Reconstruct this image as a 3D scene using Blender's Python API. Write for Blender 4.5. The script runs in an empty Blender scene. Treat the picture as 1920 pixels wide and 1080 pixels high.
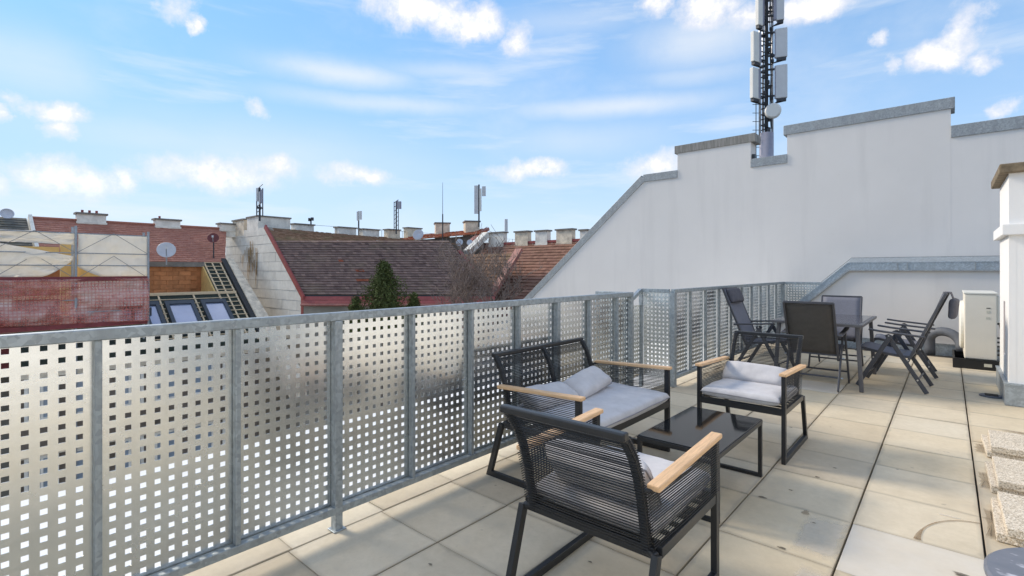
import bpy, bmesh, math, random
from mathutils import Vector, Matrix, noise
random.seed(7)
R = math.radians
SC = bpy.context.scene
COL = SC.collection

# ------------------------------------------------------------------ camera
F, CX, HY, EYE, YAW = 935.5, 960.0, 507.0, 1.30, R(41.17)
SY, CY = math.sin(YAW), math.cos(YAW)
cam_d = bpy.data.cameras.new('camera')
cam = bpy.data.objects.new('camera', cam_d)
COL.objects.link(cam)
cam.location = (0, 0, EYE)
cam.rotation_euler = (R(90), 0, YAW)
cam_d.sensor_width = 36.0
cam_d.lens = F / 1920 * 36
cam_d.shift_y = -33 / 1920
cam_d.clip_start = 0.05
cam_d.clip_end = 3000
SC.camera = cam

# ------------------------------------------------------------------ light
SUN_EL, SUN_AZ = R(33), R(-101)          # azimuth from +Y towards +X
SKY_STRENGTH, SUN_STRENGTH, SUN_ANGLE, EXPOSURE = 0.10, 0.70, 14.0, 2.35
CLOUD_WHITE = 3.8
HAZE = (1.84, 1.95, 2.02, 1)
VEIL = (1.88, 1.93, 1.98, 1)
SKY_CAP = (0.60, 1.66, 3.35)

def build_world():
    w = bpy.data.worlds.new('World')
    SC.world = w
    w.use_nodes = True
    nt = w.node_tree
    N, L = nt.nodes, nt.links
    N.clear()
    out = N.new('ShaderNodeOutputWorld')
    bg = N.new('ShaderNodeBackground')
    bg.inputs['Strength'].default_value = SKY_STRENGTH
    L.new(bg.outputs[0], out.inputs[0])
    sky = N.new('ShaderNodeTexSky')
    sky.sky_type = 'NISHITA'
    sky.sun_disc = False
    sky.sun_elevation = SUN_EL
    sky.sun_rotation = SUN_AZ % (2 * math.pi)
    sky.altitude = 200
    sky.air_density = 1.0
    sky.dust_density = 0.3
    sky.ozone_density = 2.0
    tc = N.new('ShaderNodeTexCoord')
    sep = N.new('ShaderNodeSeparateXYZ')
    L.new(tc.outputs['Generated'], sep.inputs[0])

    def val(x):
        return x

    def m(op, a, b=None, c=None, clamp=False):
        n = N.new('ShaderNodeMath')
        n.operation = op
        n.use_clamp = clamp
        for i, v in enumerate((a, b, c)):
            if v is None:
                continue
            if isinstance(v, (int, float)):
                n.inputs[i].default_value = v
            else:
                L.new(v, n.inputs[i])
        return n.outputs[0]

    def smooth(x, lo, hi):
        n = N.new('ShaderNodeMapRange')
        n.interpolation_type = 'SMOOTHSTEP'
        n.inputs['From Min'].default_value = lo
        n.inputs['From Max'].default_value = hi
        L.new(x, n.inputs['Value'])
        return n.outputs[0]

    def nz(vec, scale, detail, rough):
        n = N.new('ShaderNodeTexNoise')
        n.inputs['Scale'].default_value = scale
        n.inputs['Detail'].default_value = detail
        n.inputs['Roughness'].default_value = rough
        L.new(vec, n.inputs['Vector'])
        return n
    az = m('ARCTAN2', sep.outputs[0], sep.outputs[1])
    el = m('ARCSINE', sep.outputs[2])

    def comb(x, y, z=0.0):
        n = N.new('ShaderNodeCombineXYZ')
        for i, v in enumerate((x, y, z)):
            if isinstance(v, (int, float)):
                n.inputs[i].default_value = v
            else:
                L.new(v, n.inputs[i])
        return n.outputs[0]
    n1 = nz(tc.outputs['Generated'], 9.0, 8, 0.62)
    s1 = N.new('ShaderNodeSeparateColor')
    L.new(n1.outputs['Color'], s1.inputs[0])
    # cumulus: (azimuth, elevation, half width, half height, weight), degrees from north and from the horizon
    puffs = []
    for px, py, hw, hh, wt in [(790, 15, 85, 26, 1), (868, 42, 60, 26, 1), (968, 74, 34, 24, .95), (1330, 8, 48, 26, 1), (1420, 22, 60, 20, .9),
                               (1520, 8, 80, 26, 1.05), (1750, 104, 64, 26, 1), (1800, 60, 40, 36, .85), (1845, 108, 44, 16, .9), (1655, 128, 18, 16, .8),
                               (1645, 72, 18, 14, .7), (100, 205, 58, 20, .95), (15, 208, 20, 18, .9), (105, 240, 30, 18, .7), (125, 335, 84, 30, 1),
                               (232, 338, 34, 22, .9), (415, 325, 118, 28, .95), (520, 318, 40, 20, .8), (678, 326, 52, 16, .85), (985, 315, 66, 16, .85),
                               (1245, 305, 60, 20, .8), (363, 46, 16, 12, .75), (470, 205, 26, 14, .6), (0, 345, 24, 24, .8), (1895, 196, 30, 14, .7),
                               (1240, 8, 26, 16, .85), (330, 15, 26, 20, .6)]:
        k = (px - CX) / F
        ca = math.cos(math.atan(k))
        puffs.append((-YAW + math.atan(k), math.atan((HY - py) / F * ca), hw / F * ca * ca * 1.12, hh / F * ca * 1.15, wt))
    rnd = random.Random(3)
    for i in range(80):                              # unseen cumulus all round, extra cover added to brighten the ambient light
        a = rnd.uniform(-math.pi, math.pi)
        e = math.asin(rnd.uniform(0.06, 0.97))
        s = rnd.uniform(.05, .11) * (1 + 1.6 * math.sin(e))
        if abs(((a + YAW + math.pi) % (2 * math.pi)) - math.pi) < R(54) and e < R(36):
            continue
        puffs.append((a, e, s / max(.3, math.cos(e)), s * rnd.uniform(.35, .6), rnd.uniform(.7, 1)))
    daz = m('MULTIPLY_ADD', m('SUBTRACT', s1.outputs[0], 0.5), 0.13, az)
    del_ = m('MULTIPLY_ADD', m('SUBTRACT', s1.outputs[1], 0.5), 0.07, el)
    acc = None
    for a0, e0, ra, re, wt in puffs:
        dx = m('MULTIPLY', m('SUBTRACT', daz, a0), 1 / ra)
        dy = m('MULTIPLY', m('SUBTRACT', del_, e0), 1 / re)
        r2 = m('ADD', m('MULTIPLY', dx, dx), m('MULTIPLY', dy, dy))
        v = m('MULTIPLY', m('SUBTRACT', 1.0, m('MULTIPLY', r2, 0.6)), wt)
        acc = v if acc is None else m('MAXIMUM', acc, v)
    n2 = nz(tc.outputs['Generated'], 21.0, 9, 0.68)
    rag = m('ADD', acc, m('MULTIPLY', m('SUBTRACT', n2.outputs[0], 0.50), 1.75))
    puff = smooth(rag, -0.05, 1.15)
    puff = m('MULTIPLY', puff, smooth(el, -0.02, 0.22))
    # cirrus: long thin veils
    n3 = nz(comb(m('MULTIPLY', az, 2.2), m('MULTIPLY', el, 15.0), 0.7), 1.0, 7, 0.58)
    veil = m('MULTIPLY', smooth(n3.outputs[0], 0.47, 0.74), 0.50)
    n4 = nz(comb(m('MULTIPLY', az, 3.0), m('MULTIPLY', el, 5.0), 4.2), 1.0, 6, 0.62)
    veil2 = m('MULTIPLY', smooth(n4.outputs[0], 0.46, 0.80), 0.26)
    stk = None
    for px, py, hw, hh, wt in [(640, 138, 130, 20, .75), (850, 135, 150, 16, .4), (720, 196, 190, 15, .6), (1150, 200, 170, 17, .75), (1310, 78, 120, 40, .7),
                               (1300, 140, 110, 18, .45), (1080, 262, 160, 30, .35), (1060, 40, 160, 26, .3), (300, 260, 260, 40, .35), (500, 290, 300, 60, .4), (60, 120, 160, 60, .4)]:
        k = (px - CX) / F
        ca = math.cos(math.atan(k))
        a0, e0, ra, re = -YAW + math.atan(k), math.atan((HY - py) / F * ca), hw / F * ca * ca, hh / F * ca
        dx = m('MULTIPLY', m('SUBTRACT', daz, a0), 1 / ra)
        dy = m('MULTIPLY', m('SUBTRACT', m('MULTIPLY_ADD', m('SUBTRACT', del_, el), 0.35, el), e0), 1 / re)
        v = m('MULTIPLY', m('POWER', 2.718, m('MULTIPLY', m('ADD', m('MULTIPLY', dx, dx), m('MULTIPLY', dy, dy)), -1.0)), wt)
        stk = v if stk is None else m('MAXIMUM', stk, v)
    stk = m('MULTIPLY', stk, m('MULTIPLY_ADD', n3.outputs[0], 0.9, 0.45))
    vd = m('MAXIMUM', m('MAXIMUM', veil, veil2), stk)
    # haze thickening to the horizon
    hz = m('MULTIPLY', m('POWER', 2.718, m('MULTIPLY', m('MAXIMUM', el, 0.0), -5.2)), 0.95)
    mix0 = N.new('ShaderNodeMixRGB')
    mix0.inputs['Color2'].default_value = HAZE
    L.new(hz, mix0.inputs['Fac'])
    # soft cap per channel evens out the sky glare round the sun: c / (1 + c / cap)
    sc_ = N.new('ShaderNodeSeparateColor')
    L.new(sky.outputs[0], sc_.inputs[0])
    cc = N.new('ShaderNodeCombineColor')
    for i in range(3):
        L.new(m('DIVIDE', sc_.outputs[i], m('MULTIPLY_ADD', sc_.outputs[i], 1 / SKY_CAP[i], 1.0)), cc.inputs[i])
    L.new(cc.outputs[0], mix0.inputs['Color1'])
    mixv = N.new('ShaderNodeMixRGB')
    mixv.inputs['Color2'].default_value = VEIL
    L.new(mix0.outputs[0], mixv.inputs['Color1'])
    L.new(vd, mixv.inputs['Fac'])
    ccol = N.new('ShaderNodeMixRGB')
    ccol.inputs['Color1'].default_value = (1.94, 1.90, 1.97, 1)
    ccol.inputs['Color2'].default_value = (CLOUD_WHITE, CLOUD_WHITE * .97, CLOUD_WHITE * .92, 1)
    L.new(smooth(rag, 0.55, 1.9), ccol.inputs['Fac'])
    mix1 = N.new('ShaderNodeMixRGB')
    L.new(mixv.outputs[0], mix1.inputs['Color1'])
    L.new(ccol.outputs[0], mix1.inputs['Color2'])
    L.new(m('MULTIPLY', puff, 0.94), mix1.inputs['Fac'])
    L.new(mix1.outputs[0], bg.inputs['Color'])

build_world()
sun_d = bpy.data.lights.new('sun', 'SUN')
sun_d.energy = SUN_STRENGTH
sun_d.angle = R(SUN_ANGLE)
sun_d.color = (1.0, 0.88, 0.72)
sun = bpy.data.objects.new('sun', sun_d)
COL.objects.link(sun)
sv = Vector((math.sin(SUN_AZ) * math.cos(SUN_EL), math.cos(SUN_AZ) * math.cos(SUN_EL), math.sin(SUN_EL)))
sun.rotation_euler = sv.to_track_quat('Z', 'Y').to_euler()
sun.location = sv * 60
vs = SC.view_settings
vs.view_transform = 'Standard'
vs.look = 'None'
vs.exposure = EXPOSURE
vs.gamma = 1.0
vs.use_curve_mapping = False

# ------------------------------------------------------------------ site measurements -> metres
def P(px, py, d):
    """point seen in direction (px, py) at distance d along the camera axis"""
    u = (px - CX) / F * d
    return Vector((CY * u - SY * d, SY * u + CY * d, EYE - (py - HY) * d / F))

def on_x(px, X, py=HY):
    k = (px - CX) / F
    return P(px, py, X / (CY * k - SY))

def on_y(px, Y, py=HY):
    k = (px - CX) / F
    return P(px, py, Y / (SY * k + CY))

# ------------------------------------------------------------------ materials
def new_mat(name):
    m = bpy.data.materials.new(name)
    m.use_nodes = True
    nt = m.node_tree
    b = nt.nodes['Principled BSDF']
    return m, nt, b

def coords(nt, world_random=True):
    tc = nt.nodes.new('ShaderNodeTexCoord')
    oi = nt.nodes.new('ShaderNodeObjectInfo')
    ml = nt.nodes.new('ShaderNodeVectorMath')
    ml.operation = 'MULTIPLY_ADD'
    cb = nt.nodes.new('ShaderNodeCombineXYZ')
    for i in range(3):
        nt.links.new(oi.outputs['Random'], cb.inputs[i])
    nt.links.new(cb.outputs[0], ml.inputs[0])
    ml.inputs[1].default_value = (37.0, 61.0, 17.0)
    nt.links.new(tc.outputs['Object'], ml.inputs[2])
    return ml.outputs[0], oi.outputs['Random']

def tex_noise(nt, vec, scale, detail=5, rough=.6, stretch=None):
    if stretch:
        mp = nt.nodes.new('ShaderNodeMapping')
        mp.inputs['Scale'].default_value = stretch
        nt.links.new(vec, mp.inputs['Vector'])
        vec = mp.outputs[0]
    n = nt.nodes.new('ShaderNodeTexNoise')
    n.inputs['Scale'].default_value = scale
    n.inputs['Detail'].default_value = detail
    n.inputs['Roughness'].default_value = rough
    nt.links.new(vec, n.inputs['Vector'])
    return n.outputs[0]

def ramp(nt, fac, stops):
    r = nt.nodes.new('ShaderNodeValToRGB')
    el = r.color_ramp.elements
    while len(el) < len(stops):
        el.new(0.5)
    for e, (p, c) in zip(el, stops):
        e.position = p
        e.color = (*c, 1) if len(c) == 3 else c
    nt.links.new(fac, r.inputs[0])
    return r.outputs[0]

def mixc(nt, fac, a, b, mode='MIX'):
    n = nt.nodes.new('ShaderNodeMixRGB')
    n.blend_type = mode
    for i, v in zip(('Fac', 'Color1', 'Color2'), (fac, a, b)):
        if isinstance(v, (int, float)):
            n.inputs[i].default_value = v
        elif isinstance(v, tuple):
            n.inputs[i].default_value = (*v, 1) if len(v) == 3 else v
        else:
            nt.links.new(v, n.inputs[i])
    return n.outputs[0]

def mathn(nt, op, a, b=None, clamp=False):
    n = nt.nodes.new('ShaderNodeMath')
    n.operation = op
    n.use_clamp = clamp
    for i, v in enumerate((a, b)):
        if v is None:
            continue
        if isinstance(v, (int, float)):
            n.inputs[i].default_value = v
        else:
            nt.links.new(v, n.inputs[i])
    return n.outputs[0]

def bumpn(nt, b, h, strength, dist):
    n = nt.nodes.new('ShaderNodeBump')
    n.inputs['Strength'].default_value = strength
    n.inputs['Distance'].default_value = dist
    nt.links.new(h, n.inputs['Height'])
    nt.links.new(n.outputs[0], b.inputs['Normal'])

def sc(c, k):
    return tuple(min(1, v * k) for v in c)

def pm(name, col, rough=.6, metal=0.0, var=.15, scale=6.0, bump=0.0, bscale=200.0, bdist=.002, stretch=None, rnd=0.0, spec=.5):
    """principled material with a mottled base colour and a fine relief"""
    m, nt, b = new_mat(name)
    vec, rv = coords(nt)
    f = tex_noise(nt, vec, scale, 6, .65, stretch)
    c = ramp(nt, f, [(.3, sc(col, 1 - var)), (.7, sc(col, 1 + var))])
    if rnd:
        c = mixc(nt, 1.0, c, ramp(nt, rv, [(0, (1 - rnd,) * 3), (1, (1, 1, 1))]), 'MULTIPLY')
    nt.links.new(c, b.inputs['Base Color'])
    b.inputs['Roughness'].default_value = rough
    b.inputs['Metallic'].default_value = metal
    b.inputs['Specular IOR Level'].default_value = spec
    if bump:
        bumpn(nt, b, tex_noise(nt, vec, bscale, 3, .6), bump, bdist)
    return m

def mat_paver(name='concrete_paver', lime=0.0):
    m, nt, b = new_mat(name)
    vec, rv = coords(nt)
    a = tex_noise(nt, vec, 2.2, 6, .6)
    f = tex_noise(nt, vec, 22, 8, .7)
    base = ramp(nt, a, [(.28, (.60, .505, .355)), (.5, (.70, .60, .435)), (.72, (.75, .66, .50))])
    base = mixc(nt, .35, base, ramp(nt, f, [(.3, (.50, .435, .335)), (.7, (.77, .685, .56))]))
    tone = ramp(nt, rv, [(0, (.80, .79, .78)), (.2, (.90, .87, .82)), (.4, (1, .97, .90)), (.6, (.93, .93, .93)), (.8, (1.0, .985, .95)), (1, (.98, 1.0, 1.03))])
    base = mixc(nt, 1, base, tone, 'MULTIPLY')
    st = tex_noise(nt, vec, 5.5, 5, .7)
    base = mixc(nt, ramp(nt, st, [(.56, (0, 0, 0)), (.76, (.5, .5, .5))]), base, (.38, .33, .25))
    sp = tex_noise(nt, vec, 14, 2, .5)
    base = mixc(nt, ramp(nt, sp, [(.74, (0, 0, 0)), (.80, (.55, .55, .55))]), base, (.22, .18, .13))
    # dirt held along the slab's edges
    tc = nt.nodes.new('ShaderNodeTexCoord')
    sp2 = nt.nodes.new('ShaderNodeSeparateXYZ')
    nt.links.new(tc.outputs['Generated'], sp2.inputs[0])
    ex = mathn(nt, 'ABSOLUTE', mathn(nt, 'SUBTRACT', sp2.outputs[0], .5))
    ey = mathn(nt, 'ABSOLUTE', mathn(nt, 'SUBTRACT', sp2.outputs[1], .5))
    ed = mathn(nt, 'MAXIMUM', ex, ey)
    ed = mathn(nt, 'ADD', ed, mathn(nt, 'MULTIPLY', mathn(nt, 'SUBTRACT', st, .5), .12))
    base = mixc(nt, ramp(nt, ed, [(.455, (0, 0, 0)), (.505, (.5, .5, .5))]), base, (.30, .26, .20))
    if lime:
        base = mixc(nt, ramp(nt, tex_noise(nt, vec, 3.2, 5, .65), [(.3, (lime * .6,) * 3), (.65, (lime,) * 3)]), base, (.72, .695, .65))
    nt.links.new(base, b.inputs['Base Color'])
    b.inputs['Roughness'].default_value = .82
    bumpn(nt, b, tex_noise(nt, vec, 260, 3, .7), .18, .002)
    return m

def mat_stucco(name, col, streak=.10):
    m, nt, b = new_mat(name)
    vec, rv = coords(nt)
    a = tex_noise(nt, vec, .55, 6, .6)
    s = tex_noise(nt, vec, 1.0, 5, .6, (2.6, 2.6, .22))
    c = ramp(nt, a, [(.3, sc(col, .95)), (.7, sc(col, 1.03))])
    c = mixc(nt, ramp(nt, s, [(.52, (0, 0, 0)), (.75, (1, 1, 1))]), c, sc(col, 1 - streak))
    d = tex_noise(nt, vec, 9, 4, .6)
    c = mixc(nt, ramp(nt, d, [(.66, (0, 0, 0)), (.8, (.5, .5, .5))]), c, sc(col, .90))
    nt.links.new(c, b.inputs['Base Color'])
    b.inputs['Roughness'].default_value = .9
    b.inputs['Specular IOR Level'].default_value = .2
    h = mathn(nt, 'ADD', tex_noise(nt, vec, 150, 4, .7), mathn(nt, 'MULTIPLY', tex_noise(nt, vec, 3, 4, .6), 2.0))
    bumpn(nt, b, h, .25, .004)
    return m

def mat_galv(name, col, rough, metal, spangle=.16, streak=.12, calm=1.0):
    m, nt, b = new_mat(name)
    vec, rv = coords(nt)
    v = nt.nodes.new('ShaderNodeTexVoronoi')
    v.inputs['Scale'].default_value = 55
    nt.links.new(vec, v.inputs['Vector'])
    bw = nt.nodes.new('ShaderNodeRGBToBW')
    nt.links.new(v.outputs['Color'], bw.inputs[0])
    c = ramp(nt, bw.outputs[0], [(.2, sc(col, 1 - spangle)), (.8, sc(col, 1 + spangle))])
    s = tex_noise(nt, vec, 4, 6, .65, (3, 3, .5))
    c = mixc(nt, ramp(nt, s, [(.45, (0, 0, 0)), (.8, (1, 1, 1))]), c, sc(col, 1 - 2.2 * streak))
    w = tex_noise(nt, vec, 13, 5, .7)
    c = mixc(nt, ramp(nt, w, [(.62, (0, 0, 0)), (.75, (.5 * calm,) * 3)]), c, (.72, .74, .75))
    nt.links.new(c, b.inputs['Base Color'])
    b.inputs['Metallic'].default_value = metal
    r = ramp(nt, tex_noise(nt, vec, 7, 4, .6), [(.3, (rough * .85,) * 3), (.7, (min(1, rough * 1.2),) * 3)])
    nt.links.new(r, b.inputs['Roughness'])
    bumpn(nt, b, tex_noise(nt, vec, 2.6, 3, .5), .12 * calm, .01)
    return m

def mat_attr(name, dark, light, moss, moss_amt=.4, rough=.85):
    """roof tiles: each tile carries its own tone"""
    m, nt, b = new_mat(name)
    vec, rv = coords(nt)
    at = nt.nodes.new('ShaderNodeAttribute')
    at.attribute_name = 'tone'
    c = ramp(nt, at.outputs['Fac'], [(0, dark), (1, light)])
    f = tex_noise(nt, vec, 12, 5, .7)
    c = mixc(nt, .5, c, mixc(nt, 1, c, ramp(nt, f, [(.3, (.6, .6, .6)), (.7, (1.35, 1.3, 1.25))]), 'MULTIPLY'))
    g = tex_noise(nt, vec, .7, 6, .7)
    c = mixc(nt, ramp(nt, g, [(.5, (0, 0, 0)), (.72, (moss_amt,) * 3)]), c, moss)
    nt.links.new(c, b.inputs['Base Color'])
    b.inputs['Roughness'].default_value = rough
    b.inputs['Specular IOR Level'].default_value = .12
    return m

def mat_aggregate():
    m, nt, b = new_mat('exposed_aggregate')
    vec, rv = coords(nt)
    v = nt.nodes.new('ShaderNodeTexVoronoi')
    v.inputs['Scale'].default_value = 170
    nt.links.new(vec, v.inputs['Vector'])
    bw = nt.nodes.new('ShaderNodeRGBToBW')
    nt.links.new(v.outputs['Color'], bw.inputs[0])
    c = ramp(nt, bw.outputs[0], [(.12, (.34, .28, .20)), (.4, (.60, .51, .39)), (.6, (.72, .63, .50)), (.85, (.82, .75, .64))])
    d = tex_noise(nt, vec, 6, 5, .6)
    c = mixc(nt, ramp(nt, d, [(.5, (0, 0, 0)), (.8, (.35, .35, .35))]), c, (.30, .25, .18))
    nt.links.new(c, b.inputs['Base Color'])
    b.inputs['Roughness'].default_value = .8
    inv = mathn(nt, 'SUBTRACT', 1.0, v.outputs['Distance'])
    bumpn(nt, b, inv, .5, .003)
    return m

def mat_alpha(name, col, rough, alpha, metal=0):
    m, nt, b = new_mat(name)
    vec, rv = coords(nt)
    f = tex_noise(nt, vec, 20, 3, .6)
    nt.links.new(ramp(nt, f, [(.3, sc(col, .9)), (.7, sc(col, 1.1))]), b.inputs['Base Color'])
    b.inputs['Roughness'].default_value = rough
    b.inputs['Metallic'].default_value = metal
    b.inputs['Alpha'].default_value = alpha
    return m

def add_translucent(m, col, fac):
    """thin sheet that lets part of the light through"""
    nt = m.node_tree
    b = nt.nodes['Principled BSDF']
    t = nt.nodes.new('ShaderNodeBsdfTranslucent')
    t.inputs['Color'].default_value = (*col, 1)
    mx = nt.nodes.new('ShaderNodeMixShader')
    mx.inputs[0].default_value = fac
    nt.links.new(b.outputs[0], mx.inputs[1])
    nt.links.new(t.outputs[0], mx.inputs[2])
    nt.links.new(mx.outputs[0], nt.nodes['Material Output'].inputs[0])
    return m

def mat_net():
    m, nt, b = new_mat('red_safety_net')
    tc = nt.nodes.new('ShaderNodeTexCoord')
    sp = nt.nodes.new('ShaderNodeSeparateXYZ')
    nt.links.new(tc.outputs['UV'], sp.inputs[0])

    def line(s, width):
        fr = mathn(nt, 'FRACT', s)
        return mathn(nt, 'LESS_THAN', fr, width)
    g = mathn(nt, 'MAXIMUM', line(mathn(nt, 'MULTIPLY', sp.outputs[0], 1 / .115), .26), line(mathn(nt, 'MULTIPLY', sp.outputs[1], 1 / .115), .26))
    vec, rv = coords(nt)
    f = tex_noise(nt, vec, 1.3, 5, .6)
    c = ramp(nt, f, [(.35, (.56, .17, .15)), (.52, (.72, .36, .30)), (.68, (.86, .70, .64))])  # pale tones paint a whitish sheen and highlights into the red
    c = mixc(nt, mathn(nt, 'MULTIPLY', g, .6), c, (.48, .10, .08))
    nt.links.new(c, b.inputs['Base Color'])
    b.inputs['Roughness'].default_value = .45
    al = mathn(nt, 'MAXIMUM', mathn(nt, 'MULTIPLY', g, .62), ramp(nt, f, [(.35, (.2,) * 3), (.65, (.55,) * 3)]))
    nt.links.new(al, b.inputs['Alpha'])
    return m

def mat_glint_flecked():
    m, nt, b = new_mat('blue_grey_lacquer')
    vec, rv = coords(nt)
    f = tex_noise(nt, vec, 15, 3, .55, (1, 1.6, 1))
    c = ramp(nt, f, [(.3, (.155, .165, .19)), (.63, (.185, .19, .215)), (.68, (.42, .42, .46)), (.74, (.55, .55, .58))])  # pale flecks paint cloud and water-drop reflections into the lacquer
    nt.links.new(c, b.inputs['Base Color'])
    b.inputs['Roughness'].default_value = .35
    return m

def mat_mark(name, col, amt):
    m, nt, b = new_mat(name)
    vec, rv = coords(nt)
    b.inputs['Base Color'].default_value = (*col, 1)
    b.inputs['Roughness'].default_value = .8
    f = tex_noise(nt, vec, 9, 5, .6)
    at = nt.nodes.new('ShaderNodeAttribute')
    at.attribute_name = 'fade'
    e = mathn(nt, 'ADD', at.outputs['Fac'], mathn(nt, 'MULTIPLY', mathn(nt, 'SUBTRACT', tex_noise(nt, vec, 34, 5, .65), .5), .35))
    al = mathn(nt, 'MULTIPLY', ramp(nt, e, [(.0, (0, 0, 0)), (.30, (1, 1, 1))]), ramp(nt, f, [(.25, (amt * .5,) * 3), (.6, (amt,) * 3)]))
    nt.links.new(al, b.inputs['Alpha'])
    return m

M = {}
M['paver'] = mat_paver()
M['paver_pale'] = mat_paver('limed_concrete_paver', .62)
M['lime'] = mat_mark('lime_bloom', (.72, .67, .58), .5)
M['bed'] = pm('dark_bedding', (.085, .072, .056), .95, var=.3, scale=20)
M['stucco'] = mat_stucco('white_stucco', (.72, .69, .66), .10)
M['stucco_clean'] = mat_stucco('bright_white_stucco', (.84, .83, .81), .05)
M['coping'] = mat_galv('zinc_coping', (.33, .35, .36), .55, .35)
M['coping_concrete'] = pm('weathered_coping', (.25, .24, .22), .9, var=.35, scale=5, bump=.3, stretch=(6, 1, .6))
M['flash'] = mat_galv('zinc_flashing', (.40, .45, .49), .42, .6)
M['rail'] = mat_galv('galvanised_tube', (.36, .40, .42), .48, .55)
M['panel'] = mat_galv('galvanised_sheet', (.78, .80, .79), .24, .95, .03, .03, .35)
M['black'] = pm('black_powder_coat', (.022, .023, .025), .38, var=.12, scale=30, bump=.05, bscale=600)
M['cord'] = pm('black_cord', (.020, .021, .023), .55, var=.3, scale=300, bump=.3, bscale=900, bdist=.0006)
M['teak'] = pm('light_timber', (.76, .49, .27), .5, var=.22, scale=9, bump=.15, bscale=60, bdist=.001, stretch=(14, 1.0, 14))
M['cushion'] = pm('grey_cushion_fabric', (.61, .595, .60), .92, var=.10, scale=9, bump=.35, bscale=900, bdist=.0008, spec=.2)
M['cushion_wear'] = pm('grey_pillow_fabric', (.585, .57, .575), .92, var=.14, scale=6, bump=.35, bscale=900, bdist=.0008, spec=.2)
M['piping'] = pm('grey_piping', (.30, .295, .315), .9)
M['glass_black'] = pm('black_glass', (.010, .011, .012), .06, var=.2, scale=3)
M['glass_black'].node_tree.nodes['Principled BSDF'].inputs['Specular IOR Level'].default_value = .5
M['glass_grey'] = pm('grey_frosted_glass', (.075, .075, .085), .12, var=.1, scale=3)
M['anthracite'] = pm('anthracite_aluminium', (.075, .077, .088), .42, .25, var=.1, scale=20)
M['anthracite_lit'] = pm('lit_grey_aluminium', (.12, .12, .13), .38, .4, var=.1, scale=20)  # paler anthracite: sunlight painted into one chair's arms; own grey on the table
M['sling'] = mat_alpha('dark_textile_sling', (.075, .069, .063), .75, .88)
M['sling_grey'] = pm('grey_textile_sling', (.17, .175, .21), .7, var=.12, scale=60, bump=.3, bscale=700, bdist=.0008)
M['pad'] = pm('grey_headrest_fabric', (.10, .098, .115), .85, var=.15, scale=20, bump=.3, bscale=700, bdist=.0008)
M['steel'] = pm('bright_steel', (.6, .6, .6), .3, .9, var=.05)
M['cream'] = pm('cream_enamel', (.86, .80, .68), .4, var=.04, scale=3)
M['cream_edge'] = pm('cream_edge', (.84, .82, .74), .4, var=.04, scale=3)
M['blackplastic'] = pm('black_plastic', (.012, .012, .012), .5, var=.2)
M['greyplastic'] = pm('grey_plastic', (.105, .115, .135), .6, var=.12, scale=14, bump=.1)
M['sticker'] = pm('pale_sticker', (.62, .60, .50), .5, var=.1, scale=40)
M['darkmark'] = pm('dark_print', (.05, .05, .05), .5)
M['aggregate'] = mat_aggregate()
M['capstone'] = pm('mossy_concrete_cap', (.20, .155, .10), .95, var=.45, scale=9, bump=.6, bscale=60, bdist=.006)
M['diskmetal'] = mat_glint_flecked()
M['rustwood'] = pm('reddish_recess', (.23, .10, .07), .8, var=.3, scale=8)
M['brownpatch'] = mat_mark('brown_patch', (.30, .23, .15), .5)
M['dirt'] = mat_mark('dark_dirt', (.10, .08, .055), .8)
M['rust'] = mat_mark('rust_stain', (.24, .15, .07), .75)
M['ledge'] = pm('white_roof_membrane', (.80, .79, .76), .8, var=.06, scale=1.5)
M['ground'] = pm('courtyard_ground', (.17, .16, .13), .95, var=.4, scale=.4)
M['tile_dark'] = mat_attr('weathered_dark_tiles', (.125, .085, .078), (.34, .235, .20), (.24, .20, .13), .45)
M['tile_red'] = mat_attr('red_brown_tiles', (.36, .15, .11), (.52, .27, .205), (.16, .085, .055), .3)
M['tile_brown'] = mat_attr('brown_tiles', (.20, .105, .078), (.34, .19, .14), (.13, .09, .05), .5)
M['tile_grey'] = mat_attr('grey_tiles', (.10, .095, .085), (.19, .18, .155), (.10, .11, .06), .5)
M['tile_moss'] = mat_attr('mossy_tiles', (.21, .125, .08), (.36, .23, .155), (.22, .20, .11), .75)
M['tile_orange'] = mat_attr('orange_tiles', (.30, .09, .05), (.46, .17, .09), (.2, .1, .06), .3)
M['redmetal'] = pm('red_painted_sheet', (.30, .058, .050), .55, var=.25, scale=3)
M['redmetal_pale'] = pm('faded_red_sheet', (.36, .14, .11), .6, var=.3, scale=3)
M['shingle'] = pm('fibre_cement_sheet', (.78, .745, .67), .85, var=.12, scale=1.8, bump=.1, bscale=40, rnd=.14)
M['shingle_rust'] = pm('rust_run', (.40, .26, .13), .9, var=.3, scale=4)
M['oldwall'] = pm('old_render', (.33, .30, .25), .95, var=.25, scale=.9)
M['darkwall'] = pm('dark_brown_render', (.16, .13, .105), .95, var=.3, scale=1.2)  # dark brown wall colour for facade, attic and boarded wall
M['chimwhite'] = pm('weathered_chimney_render', (.80, .76, .68), .95, var=.22, scale=2.2, bump=.2, bscale=20)
M['chimrust'] = pm('stained_chimney_render', (.72, .62, .48), .95, var=.35, scale=2.6, bump=.2, bscale=20)
M['chimcap'] = pm('chimney_slab', (.22, .20, .175), .95, var=.25, scale=3)
M['timber'] = pm('new_softwood', (.74, .58, .38), .75, var=.15, scale=4, stretch=(1, 1, 8))
M['membrane'] = pm('black_underlay', (.030, .040, .030), .85, var=.3, scale=3)
M['osb'] = pm('yellow_board', (.72, .48, .18), .85, var=.15, scale=3)
M['orangebrick'] = pm('orange_block', (.60, .25, .10), .9, var=.28, scale=2.5, rnd=.2)
M['windowframe'] = pm('anthracite_window_frame', (.055, .065, .08), .5, var=.1)
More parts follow.
